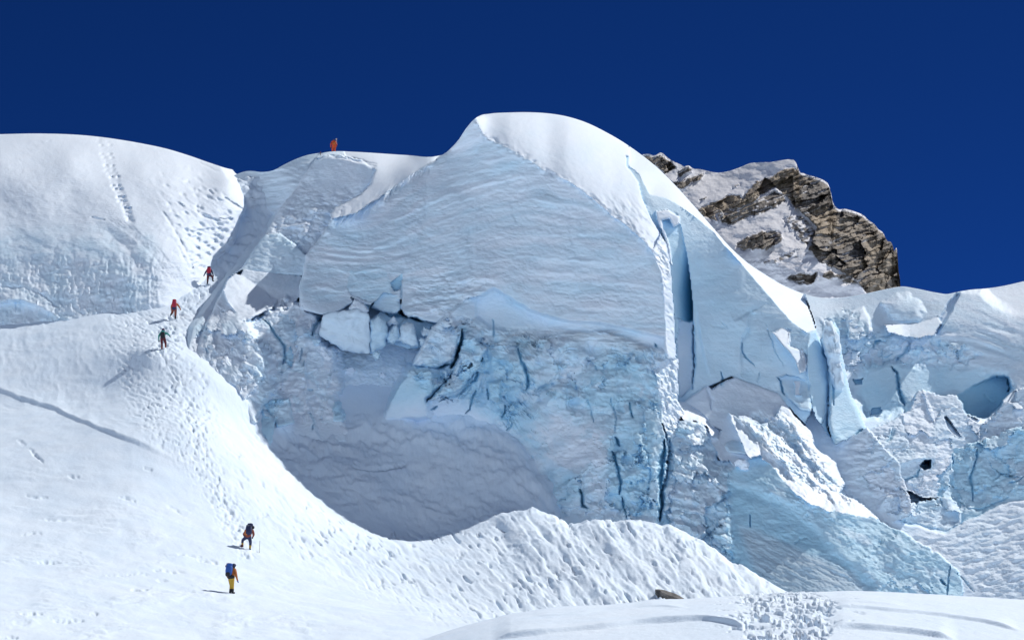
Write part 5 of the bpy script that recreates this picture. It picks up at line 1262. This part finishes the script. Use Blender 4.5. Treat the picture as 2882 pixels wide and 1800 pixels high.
# ================================================================== the far peak
def build_peak():
    top = curve([(1700, 470), (1800, 437), (1822, 433), (1845, 437), (1858, 430), (1864, 431), (1877, 442), (1895, 454), (1915, 463), (1925, 468), (1938, 466), (1950, 474), (1968, 476), (2025, 486), (2060, 479), (2085, 470), (2110, 460), (2140, 457), (2170, 456), (2200, 451),
                 (2225, 449), (2236, 452), (2244, 466), (2250, 482), (2262, 488), (2300, 500), (2322, 510), (2332, 520), (2338, 540), (2344, 568), (2354, 584), (2380, 588), (2405, 595), (2430, 606), (2448, 622), (2460, 630), (2472, 645), (2485, 655), (2496, 676), (2512, 690), (2516, 705), (2526, 715),
                 (2529, 760), (2533, 785), (2536, 830), (2545, 900), (2600, 990)])
    K = Relief(1700, 2600, 1.7, top, lambda q: np.full(np.shape(q), 1000.0), 330)
    u, v = K.U, K.V
    K.D = tps([(1700, 480, 1500), (1860, 432, 1490), (2030, 488, 1465), (2230, 450, 1440), (1900, 600, 1405), (2050, 560, 1405), (2200, 560, 1395), (2060, 650, 1355), (2200, 640, 1350), (2260, 600, 1375), (2300, 660, 1358), (2150, 740, 1310), (2300, 740, 1315), (1950, 750, 1318),
               (2300, 510, 1425), (2335, 520, 1440), (2360, 600, 1405), (2430, 610, 1430), (2400, 700, 1375), (2520, 700, 1430), (2535, 820, 1420), (2450, 800, 1360), (2350, 820, 1330), (2100, 850, 1310), (2100, 1000, 1260), (2500, 1000, 1330), (1750, 1000, 1290)], smooth=.002)(u, v)
    rock = np.zeros_like(u); tan = np.zeros_like(u)
    def rk(poly, w=1.0, feather=4, warp=9, t=0.0):
        nonlocal rock, tan
        m = K.mask(poly, feather, warp) * w
        rock = np.maximum(rock, m)
        if t: tan = np.maximum(tan, m * t)
    rk([(1806, 442), (1840, 438), (1862, 433), (1893, 456), (1906, 470), (1885, 480), (1870, 488), (1850, 470), (1830, 458)], 1)
    rk([(1908, 486), (1925, 472), (1940, 466), (1952, 476), (1930, 488), (1912, 494)], 1)
    rk([(1890, 518), (1925, 502), (1985, 488), (1975, 502), (1945, 514), (1915, 530), (1900, 528)], .95, t=.3)
    rk([(1955, 592), (2000, 578), (2030, 562), (2052, 548), (2078, 549), (2086, 556), (2100, 540), (2132, 514), (2180, 492), (2196, 480), (2228, 476), (2250, 482), (2254, 540), (2262, 570), (2240, 590), (2215, 560), (2190, 528), (2182, 520), (2150, 545), (2100, 575), (2050, 590), (2010, 600), (2020, 625), (1990, 610)], 1, t=.55)
    rk([(2182, 496), (2228, 489), (2246, 520), (2252, 565), (2240, 580), (2215, 556), (2190, 526)], 1, t=1.0)
    rk([(2020, 592), (2100, 578), (2180, 535), (2205, 545), (2215, 570), (2150, 600), (2100, 615), (2050, 632), (2022, 622)], .62)
    rk([(2243, 448), (2249, 487), (2340, 512), (2352, 583), (2432, 603), (2488, 654), (2530, 712), (2545, 840), (2440, 820), (2412, 790), (2380, 768), (2342, 748), (2310, 736), (2276, 702), (2290, 680), (2284, 655), (2302, 640), (2270, 614), (2246, 588), (2232, 560)], 1)
    rk([(2285, 600), (2320, 585), (2352, 584), (2358, 640), (2335, 668), (2300, 645), (2275, 620)], 1, t=.9)
    rk([(2440, 660), (2500, 680), (2535, 760), (2540, 830), (2450, 820), (2420, 760)], 1, t=.35)
    rk([(2070, 696), (2100, 666), (2150, 650), (2192, 655), (2202, 682), (2160, 702), (2118, 706)], .8)
    rk([(2200, 610), (2250, 600), (2300, 660), (2270, 690), (2230, 650)], .5)
    rk([(2215, 786), (2258, 768), (2300, 770), (2292, 792), (2250, 800)], .85)
    rk([(2310, 778), (2340, 760), (2366, 776), (2332, 788)], .85)
    rk([(2120, 735), (2160, 728), (2250, 700), (2240, 725), (2170, 745)], .45)
    rk([(2060, 525), (2085, 520), (2070, 532)], .6); rk([(1968, 566), (1992, 556), (1985, 566)], .8)
    rk([(2340, 770), (2380, 770), (2412, 795), (2380, 800)], .7)
    # ledges: layers dipping left on the face, level on the right; each layer a riser and a tread
    ang = np.radians(-26 + 34 * sstep(2240, 2400, u))
    s = v + np.where(u < 2240, .46 * (u - 2240), .22 * (u - 2240)) + K.wu * 5
    along = u
    def steps(th, seed):
        k = s / th + .8 * pn(along / 120, s / 60, seed)
        fr = k - np.floor(k)
        jag = pn(along / 26, np.floor(k) * 7.3, seed + 2)
        return fr, jag
    f1_, j1 = steps(15, 3)
    f2_, j2 = steps(6.5, 5)
    c1, c2, ox, oy, r1, r2, r3 = cells((along + K.wu * 9) / 62, (s + K.wv * 9) / 40, 7)
    K.D += rock * (5.5 * (1 - f1_) * (.4 + r2) + 1.4 * (1 - f2_) + 6 * j1 + 20 * (r1 - .5) + 34 * ((r2 - .5) * ox + (r3 - .5) * oy) + 10 * fbm(u / 60, v / 50, 4, 3) + 4 * fbm(u / 14, v / 18, 3, 33))
    K.D += (1 - rock) * (5 * fbm(u / 60, v / 34, 4, 13))
    K.D -= 8 * rock * sstep(.2, .8, rock)
    tan = np.clip(tan + rock * .45 * (r3 > .62) + .25 * rock * j1, 0, 1)
    spot = fbm(u / 18, v / 9, 4, 23)
    snow = 1 - np.clip(rock * 1.3 - .15 + spot * .55 * (1 - .4 * tan), 0, 1)
    snow = sstep(.42, .55, snow)
    ledge = sstep(.30, .22, f1_) * sstep(.0, .12, f1_) * sstep(-.1, .15, j1 + .5 * fbm(u / 60, v / 40, 3, 31)) * sstep(2520, 2400, u) * (1 - .6 * tan)
    snow = np.maximum(snow, ledge)
    # snow crest along the skyline
    crest = sstep(9, 3, v - K.top[None]) * sstep(2490, 2420, u)
    snow = np.maximum(snow, crest)
    nb = 8
    P = np.concatenate([K.back(nb, 300, 160), K.points()], 0)
    att = {'snow': np.concatenate([np.ones((nb, K.nc)), snow], 0).ravel(), 'tan': np.concatenate([np.zeros((nb, K.nc)), tan], 0).ravel()}
    fc = grid_faces(P.shape[0], K.nc)
    o = mesh_obj('rocky_peak', P.reshape(-1, 3), fc, M_ROCK, attrs=att, sharp=45)
    tag(o, kind='structure')
build_peak()

# ================================================================== half buried rock
def build_rock():
    rng = np.random.RandomState(4)
    bm = bmesh.new()
    bmesh.ops.create_icosphere(bm, subdivisions=4, radius=1.0)
    co = np.array([v.co[:] for v in bm.verts])
    planes = rng.normal(size=(26, 3)); planes /= np.linalg.norm(planes, axis=1)[:, None]
    for n in planes:                                   # cleave flat faces off
        h = .58 + .30 * rng.rand()
        d = co @ n
        co = co - np.clip(d - h, 0, None)[:, None] * n
    co *= np.array([1.9, 1.2, .85])
    sh = 1 + .06 * fbm(co[:, 0] * 2 + co[:, 1], co[:, 2] * 4, 4, 5)
    co *= sh[:, None]
    co[:, 2] -= .28 * co[:, 0]                          # top runs down to the right
    for v, c in zip(bm.verts, co): v.co = c
    me = bpy.data.meshes.new('rock'); bm.to_mesh(me); bm.free()
    me.polygons.foreach_set('use_smooth', np.ones(len(me.polygons), bool))
    me.set_sharp_from_angle(angle=math.radians(22))
    m, nt, b = new_mat('outcrop_rock')
    tc = nd(nt, 'ShaderNodeTexCoord')
    c = ramp(nt, noise_tex(nt, 2.2, 6, .7, tc.outputs['Object']), [(.32, (.03, .03, .034)), (.5, (.09, .088, .088)), (.68, (.20, .195, .19))])
    nt.links.new(c, b.inputs['Base Color']); b.inputs['Roughness'].default_value = .9
    bump(nt, b, noise_tex(nt, 7, 6, .65, tc.outputs['Object']), .8, .05)
    me.materials.append(m)
    o = bpy.data.objects.new('rock', me); COL.objects.link(o)
    Y = ground_at(1900, 1688) + .9
    p = pt(1900, 1690, Y)
    o.location = (p[0], p[1] + .3, p[2] - .22)
    tag(o, 'dark grey rock half buried at the foot of the snow mound', 'rock')
build_rock()

# ================================================================== climbers
_pu, _pv = proj(SX, SY, SZ)
def snow_point(u, v):
    d = np.hypot(_pu - u, _pv - v)
    m = d < 5
    yy = np.where(m, SY, 1e9)
    i = np.unravel_index(np.argmin(yy), yy.shape)
    return np.array([SX[i], SY[i], SZ[i]])

CLOTH = {}
def cloth(name, col, rough=.75):
    if name not in CLOTH: CLOTH[name] = mat_plain(name, col, rough, .22, 6)
    return CLOTH[name]

def lump(name, c, r, power, mat, parent, rot_z=0, tilt=0, seed=0, wob=.06):
    """rounded stuffed shape (packs, rolled mats, hoods, boots)"""
    bm = bmesh.new()
    bmesh.ops.create_icosphere(bm, subdivisions=3, radius=1.0)
    M = Matrix.Rotation(rot_z, 3, 'Z') @ Matrix.Rotation(tilt, 3, 'X')
    for v in bm.verts:
        p = v.co
        k = (abs(p.x) ** power + abs(p.y) ** power + abs(p.z) ** power) ** (-1 / power)
        q = p * k
        w = 1 + wob * float(pn(np.array(q.x * 2.3 + seed), np.array(q.z * 2.7 + q.y * 2)))
        v.co = Vector(c) + M @ Vector((q.x * r[0] * w, q.y * r[1] * w, q.z * r[2] * w))
    me = bpy.data.meshes.new(name); bm.to_mesh(me); bm.free()
    me.polygons.foreach_set('use_smooth', np.ones(len(me.polygons), bool))
    me.materials.append(mat)
    o = bpy.data.objects.new(name, me); COL.objects.link(o)
    o.parent = parent
    return o

def strap(name, pts, rad, mat, parent):
    cu = bpy.data.curves.new(name, 'CURVE'); cu.dimensions = '3D'; cu.bevel_depth = rad; cu.bevel_resolution = 1
    sp = cu.splines.new('POLY'); sp.points.add(len(pts) - 1)
    for p, q in zip(sp.points, pts): p.co = (*q, 1)
    t = bpy.data.objects.new(name, cu); COL.objects.link(t)
    me = bpy.data.meshes.new_from_object(t)
    bpy.data.objects.remove(t)
    me.name = name
    me.materials.clear(); me.materials.append(mat)
    o = bpy.data.objects.new(name, me); COL.objects.link(o); o.parent = parent
    return o

def person(loc, label, J, mats, rotz=0.0, size=1.0):
    """J: joints; one skinned body, clothing colours by limb"""
    names, verts, rad, edges = [], [], [], []
    def add(n, p, r, to=None):
        names.append(n); verts.append(Vector(p)); rad.append(r * (1.2 if r > .06 else 1.0))
        if to is not None: edges.append((names.index(to), len(names) - 1))
    add('pelvis', J['pelvis'], .155)
    pv, ch, nk, hd = (Vector(J[k]) for k in ('pelvis', 'chest', 'neck', 'head'))
    add('belly', pv.lerp(ch, .5), .15, 'pelvis')
    add('chest', ch, .17, 'belly')
    add('neck', nk, .07, 'chest')
    add('jaw', nk.lerp(hd, .45), .088, 'neck')
    add('head', hd, .105, 'jaw')
    add('crown', hd + (hd - nk).normalized() * .09, .075, 'head')
    fw = Vector(J.get('face', (0, 1, 0)))
    add('nose', hd + fw * .125 - Vector((0, 0, .02)), .022, 'head')
    for s in 'LR':
        add('sh' + s, J['sh' + s], .085, 'chest')
        add('el' + s, J['el' + s], .07, 'sh' + s)
        add('wr' + s, J['wr' + s], .048, 'el' + s)
        e, w = Vector(J['el' + s]), Vector(J['wr' + s])
        d = (w - e).normalized()
        side = Vector((1 if s == 'R' else -1, 0, 0))
        perp = (side - d * side.dot(d)).normalized()
        add('palm' + s, w + d * .07, .042, 'wr' + s)
        for k, (off, ln) in enumerate(((-.032, .065), (-.011, .08), (.011, .075), (.032, .06))):
            a = w + d * .105 + perp * off
            add(f'fa{s}{k}', a, .013, 'palm' + s)
            add(f'fb{s}{k}', a + d * ln * .5 + Vector((0, .012, 0)), .011, f'fa{s}{k}')
            add(f'fc{s}{k}', a + d * ln * .85 + Vector((0, .035, -.012)), .009, f'fb{s}{k}')
        add('th' + s, w + d * .05 - perp * .05 + Vector((0, .02, 0)), .014, 'palm' + s)
        add('tt' + s, w + d * .09 - perp * .065 + Vector((0, .045, 0)), .011, 'th' + s)
        add('hip' + s, J['hip' + s], .125, 'pelvis')
        add('kn' + s, J['kn' + s], .085, 'hip' + s)
        add('an' + s, J['an' + s], .062, 'kn' + s)
        add('heel' + s, Vector(J['an' + s]) + Vector((0, -.04, -.06)), .06, 'an' + s)
        add('toe' + s, J['toe' + s], .055, 'heel' + s)
    me = bpy.data.meshes.new('body')
    me.from_pydata([tuple(v) for v in verts], edges, [])
    t = bpy.data.objects.new('body', me); COL.objects.link(t)
    sk = t.modifiers.new('skin', 'SKIN'); sk.use_smooth_shade = True
    for i, sv in enumerate(me.skin_vertices[0].data):
        sv.radius = (rad[i], rad[i]); sv.use_root = (i == 0)
    sb = t.modifiers.new('sub', 'SUBSURF'); sb.levels = 1; sb.render_levels = 1
    dg = bpy.context.evaluated_depsgraph_get()
    bm_ = bpy.data.meshes.new_from_object(t.evaluated_get(dg))
    bpy.data.objects.remove(t); bpy.data.meshes.remove(me)
    bm_.name = 'body'
    zone = {}
    order = ['jacket', 'trousers', 'boots', 'gloves', 'head', 'face']
    for n in names:
        z = 'jacket'
        if n[:2] in ('hi', 'kn') or n == 'pelvis': z = 'trousers'
        if n[:2] == 'an': z = 'gaiter' if 'gaiter' in mats else 'boots'
        if n[:4] == 'heel' or n[:3] == 'toe': z = 'boots'
        if n[:4] == 'palm' or n[:2] in ('fa', 'fb', 'fc', 'th', 'tt'): z = 'gloves'
        if n in ('head', 'crown', 'jaw'): z = 'head'
        if n == 'nose': z = 'face'
        zone[n] = z
    zs = sorted(set(zone.values()))
    for z in zs: bm_.materials.append(mats[z])
    pc = np.array([p.center[:] for p in bm_.polygons])
    segs = [(np.array(verts[a]), np.array(verts[b]), names[a], names[b]) for a, b in edges]
    best = np.full(len(pc), 1e9); mi = np.zeros(len(pc), np.int32)
    for a, b, na, nb in segs:
        e = b - a; tt = np.clip(((pc - a) @ e) / max(e @ e, 1e-9), 0, 1)
        d = np.linalg.norm(pc - a - tt[:, None] * e, axis=1)
        z = np.where(tt > .5, zs.index(zone[nb]), zs.index(zone[na]))
        m = d < best
        best = np.where(m, d, best); mi = np.where(m, z, mi)
    bm_.polygons.foreach_set('material_index', mi.astype(np.int32))
    bm_.polygons.foreach_set('use_smooth', np.ones(len(bm_.polygons), bool))
    root = empty('person', tuple(loc))
    root.rotation_euler = (0, 0, rotz)
    root.scale = (size,) * 3
    o = bpy.data.objects.new('body', bm_); COL.objects.link(o); o.parent = root
    tag(root, label, 'person', 'climbers on the snow slope')
    return root

def pose(**kw):
    J = dict(pelvis=(0, 0, .95), chest=(0, .1, 1.28), neck=(0, .16, 1.47), head=(0, .2, 1.61), face=(0, 1, -.1),
             shL=(-.2, .1, 1.38), elL=(-.3, .08, 1.12), wrL=(-.27, .24, .92), shR=(.2, .1, 1.38), elR=(.3, .08, 1.12), wrR=(.27, .24, .92),
             hipL=(-.1, 0, .9), knL=(-.12, .08, .5), anL=(-.12, 0, .1), toeL=(-.13, .16, .05), hipR=(.1, 0, .9), knR=(.12, .08, .5), anR=(.12, 0, .1), toeR=(.13, .16, .05))
    J.update(kw)
    return J

def backpack(root, mat, lid_mat, c, size, tilt=.15, lean_x=0.0, pocket=None):
    p = lump('backpack', c, (.19 * size, .15 * size, .30 * size), 3.2, mat, root, 0, -tilt, 2)
    top = Vector(c) + Vector((lean_x, .02 + .25 * tilt * size, .30 * size))
    lump('lid_pocket', top, (.165 * size, .14 * size, .09 * size), 2.8, lid_mat, p, 0, -tilt, 5)
    if pocket: lump('front_pocket', Vector(c) + Vector((0, -.13 * size, -.06)), (.12 * size, .06, .14 * size), 2.6, pocket, p, 0, -tilt, 8)
    for s in (-1, 1):
        strap('shoulder_strap', [(s * .09, c[1] + .1, c[2] - .22), (s * .13, c[1] + .36, c[2] - .1), (s * .13, c[1] + .33, c[2] + .12), (s * .09, c[1] + .1, c[2] + .24)], .018, cloth('webbing', (.02, .02, .025)), p)
    return p

SKIN = cloth('sunburnt_skin', (.42, .24, .17), .6)
BLK = cloth('black_fabric', (.014, .014, .02))
NAVY = cloth('navy_fabric', (.02, .028, .085))
ORG = cloth('orange_down', (.42, .13, .03))
RST = cloth('rust_fabric', (.22, .05, .03))
YEL = cloth('yellow_shell', (.48, .30, .03))
BLU = cloth('blue_nylon', (.02, .09, .36))
RED = cloth('red_nylon', (.42, .02, .05))
MAR = cloth('maroon_fabric', (.10, .012, .022))
TEA = cloth('teal_shell', (.03, .27, .24))
BEI = cloth('beige_stuff', (.45, .36, .33))
GRY = cloth('grey_nylon', (.16, .17, .20))
PLM = cloth('plum_fabric', (.07, .035, .09))
FLM = cloth('flame_down', (.55, .07, .015))

# --- lower climber, yellow legs
g = snow_point(651, 1664)
r = person(g - np.array([0, 0, .05]), 'person in orange jacket and yellow trousers carrying a blue pack topped with gear', pose(
    wrR=(.36, .12, .82), elR=(.33, .02, 1.1), knL=(-.04, .1, .5), anL=(-.02, -.02, .1), toeL=(0, .14, .05), hipL=(-.08, 0, .9), hipR=(.08, 0, .9), knR=(.07, .06, .5), anR=(.1, .06, .12), toeR=(.2, .16, .07), wrL=(-.2, .1, .84), elL=(-.28, -.02, 1.08)),
    dict(jacket=ORG, trousers=YEL, boots=BLK, gloves=BLU, head=BLK, face=SKIN), rotz=-.5)
p = backpack(r, BLU, BLU, (-.04, -.16, 1.36), 1.05, .1)
lump('front_pocket', (-.02, -.3, 1.12), (.16, .08, .13), 2.6, BLK, p, seed=3)
lump('sleeping_mat', (-.13, -.12, 1.68), (.13, .10, .11), 2.2, BEI, p, .3, 0, 4, .15)
lump('stuff_sack', (-.24, -.12, 1.60), (.09, .09, .09), 2.2, GRY, p, 0, 0, 9, .1)
lump('helmet', (.02, .2, 1.66), (.13, .145, .11), 2.1, NAVY, r)
lump('jacket_skirt', (0, 0, .98), (.21, .18, .16), 2.4, BLK, r, seed=7)

# --- climber striding with bent left leg
g = snow_point(702, 1541)
r = person(g - np.array([0, 0, .05]), 'person in rust jacket and navy trousers stepping up with a bulky dark pack', pose(
    pelvis=(-.06, 0, .86), chest=(.02, .16, 1.16), neck=(.09, .26, 1.33), head=(.15, .33, 1.44), shL=(-.2, .12, 1.2), elL=(-.36, .12, .98), wrL=(-.24, .28, .86), shR=(.24, .14, 1.24), elR=(.3, .2, .98), wrR=(.24, .34, .86),
    hipL=(-.16, .02, .82), knL=(-.42, .16, .62), anL=(-.40, .1, .28), toeL=(-.54, .18, .22), hipR=(.04, 0, .82), knR=(.12, .04, .48), anR=(.1, -.03, .1), toeR=(.13, .12, .05)),
    dict(jacket=RST, trousers=NAVY, boots=NAVY, gaiter=YEL, gloves=BLK, head=BLK, face=SKIN), rotz=.05)
p = backpack(r, NAVY, NAVY, (.0, -.12, 1.27), 1.1, .35, .08)
lump('front_pocket', (-.16, -.16, 1.12), (.13, .12, .2), 2.4, ORG, p, seed=6)
lump('lid_pocket', (-.02, -.06, 1.52), (.17, .12, .1), 2.6, GRY, p, seed=8)
lump('hood', (.24, .22, 1.46), (.1, .12, .11), 2.1, BLK, r)
lump('boot', (-.44, .12, .26), (.09, .15, .085), 2.4, MAR, r, .5)
lump('jacket_skirt', (-.05, .02, .9), (.21, .18, .15), 2.4, RST, r, seed=7)

# --- three in the gully
g = snow_point(590, 795)
r = person(g - np.array([0, 0, .05]), 'person with a red pack lifting the right knee at the top of the gully', pose(
    elL=(-.36, .06, 1.1), wrL=(-.46, .18, .95), wrR=(.34, .26, .95), hipR=(.1, .05, .88), knR=(.3, .26, .78), anR=(.34, .2, .42), toeR=(.46, .3, .37), knL=(-.11, .05, .5)),
    dict(jacket=NAVY, trousers=MAR, boots=BLK, gloves=BLK, head=NAVY, face=SKIN), rotz=0)
backpack(r, RED, PLM, (0, -.15, 1.30), 1.0, .2)
lump('jacket_skirt', (0, 0, .98), (.23, .19, .17), 2.4, NAVY, r, seed=7)
lump('helmet', (0, .18, 1.66), (.13, .145, .11), 2.1, NAVY, r)

g = snow_point(491, 893)
r = person(g - np.array([0, 0, .05]), 'person with a bright red pack and one ochre sleeve held out, in the gully', pose(
    elR=(.36, .12, 1.2), wrR=(.47, .26, 1.02), elL=(-.28, .1, 1.1), hipL=(-.1, .03, .88), knL=(-.2, .2, .62), anL=(-.3, .04, .4), toeL=(-.32, .2, .36), knR=(.1, .08, .5), anR=(.1, .02, .1), toeR=(.16, .18, .05)),
    dict(jacket=ORG, trousers=RST, boots=BLK, gloves=ORG, head=BLK, face=SKIN), rotz=.1)
backpack(r, RED, RED, (-.02, -.15, 1.36), 1.02, .15, 0, None)
lump('jacket_skirt', (-.03, 0, 1.0), (.21, .19, .2), 2.4, NAVY, r, seed=7)
lump('hood', (.02, .18, 1.68), (.12, .13, .11), 2.1, BLK, r)

g = snow_point(459, 978)
r = person(g - np.array([0, 0, .05]), 'person in teal jacket with a black pack and maroon trousers, in the gully', pose(
    elR=(.4, .05, 1.32), wrR=(.5, .2, 1.2), elL=(-.32, .02, 1.12), wrL=(-.32, .1, .84), knL=(-.06, .08, .5), anL=(-.03, .02, .1), toeL=(-.1, .16, .05), hipR=(.12, .02, .9), knR=(.24, .14, .56), anR=(.24, .1, .28), toeR=(.28, .24, .24)),
    dict(jacket=TEA, trousers=MAR, boots=RST, gloves=BLK, head=PLM, face=SKIN), rotz=0)
backpack(r, BLK, TEA, (.02, -.15, 1.18), .95, .12)
lump('hood', (.0, .15, 1.64), (.13, .14, .16), 2.1, PLM, r)

# --- on the skyline
c6 = int(np.searchsorted(R.uc, 938))
q = pt(938, R.V[0, c6], R.D[0, c6])
r = person((q[0], q[1] + .55, q[2] - .2), 'person in a flame orange down suit standing on the crest against the sky', pose(
    elL=(-.3, .02, 1.1), wrL=(-.3, .12, .84), elR=(.3, .02, 1.12), wrR=(.26, .16, .92)),
    dict(jacket=FLM, trousers=FLM, boots=BLK, gloves=BLK, head=PLM, face=SKIN), rotz=.3)
p = backpack(r, FLM, PLM, (-.02, -.14, 1.2), .95, .08, 0, ORG)
lump('stuff_sack', (.22, -.1, 1.62), (.075, .07, .11), 2.2, BEI, p, 0, 0, 3, .15)
strap('ice_axe_loop', [(.2, -.2, 1.5), (.26, -.22, 1.3), (.22, -.2, 1.05)], .02, BEI, p)

# ------------------------------------------------------------------ wands
def wand(name, foot, h, rad, mat, flag, label, cat):
    root = empty(name, tuple(foot)); tag(root, label, cat)
    strap('shaft', [(0, 0, -.3), (0, 0, h * .5), (.012, 0, h)], rad, mat, root)
    if flag is not None:
        m = bpy.data.meshes.new('flag')
        vs_ = [(.0, 0, h - .02), (.09, .01, h - .03), (.16, -.01, h - .05), (.16, -.01, h - .13), (.09, .01, h - .13), (0, 0, h - .12)]
        back = [(x, y + .006, z) for x, y, z in vs_]
        fs = [(0, 1, 4, 5), (1, 2, 3, 4), (11, 10, 7, 6), (10, 9, 8, 7)] + [(i, (i + 1) % 6, 6 + (i + 1) % 6, 6 + i) for i in range(6)]
        m.from_pydata(vs_ + back, [], fs); m.materials.append(flag)
        o = bpy.data.objects.new('flag', m); COL.objects.link(o); o.parent = root
BAM = cloth('bamboo', (.40, .36, .30))
wand('marker_wand', snow_point(733, 1551), .78, .014, BAM, None, 'thin pale marker wand stuck in the snow right of the striding climber', 'marker wand')
cs = int(np.searchsorted(R.uc, 902))
q = pt(902, R.V[3, cs], R.D[3, cs])
wand('snow_stake', (q[0], q[1], q[2] - .1), .45, .035, cloth('rusty_metal', (.18, .07, .03)), None, 'short rusty anchor stake on the crest left of the climber in orange', 'anchor stake')
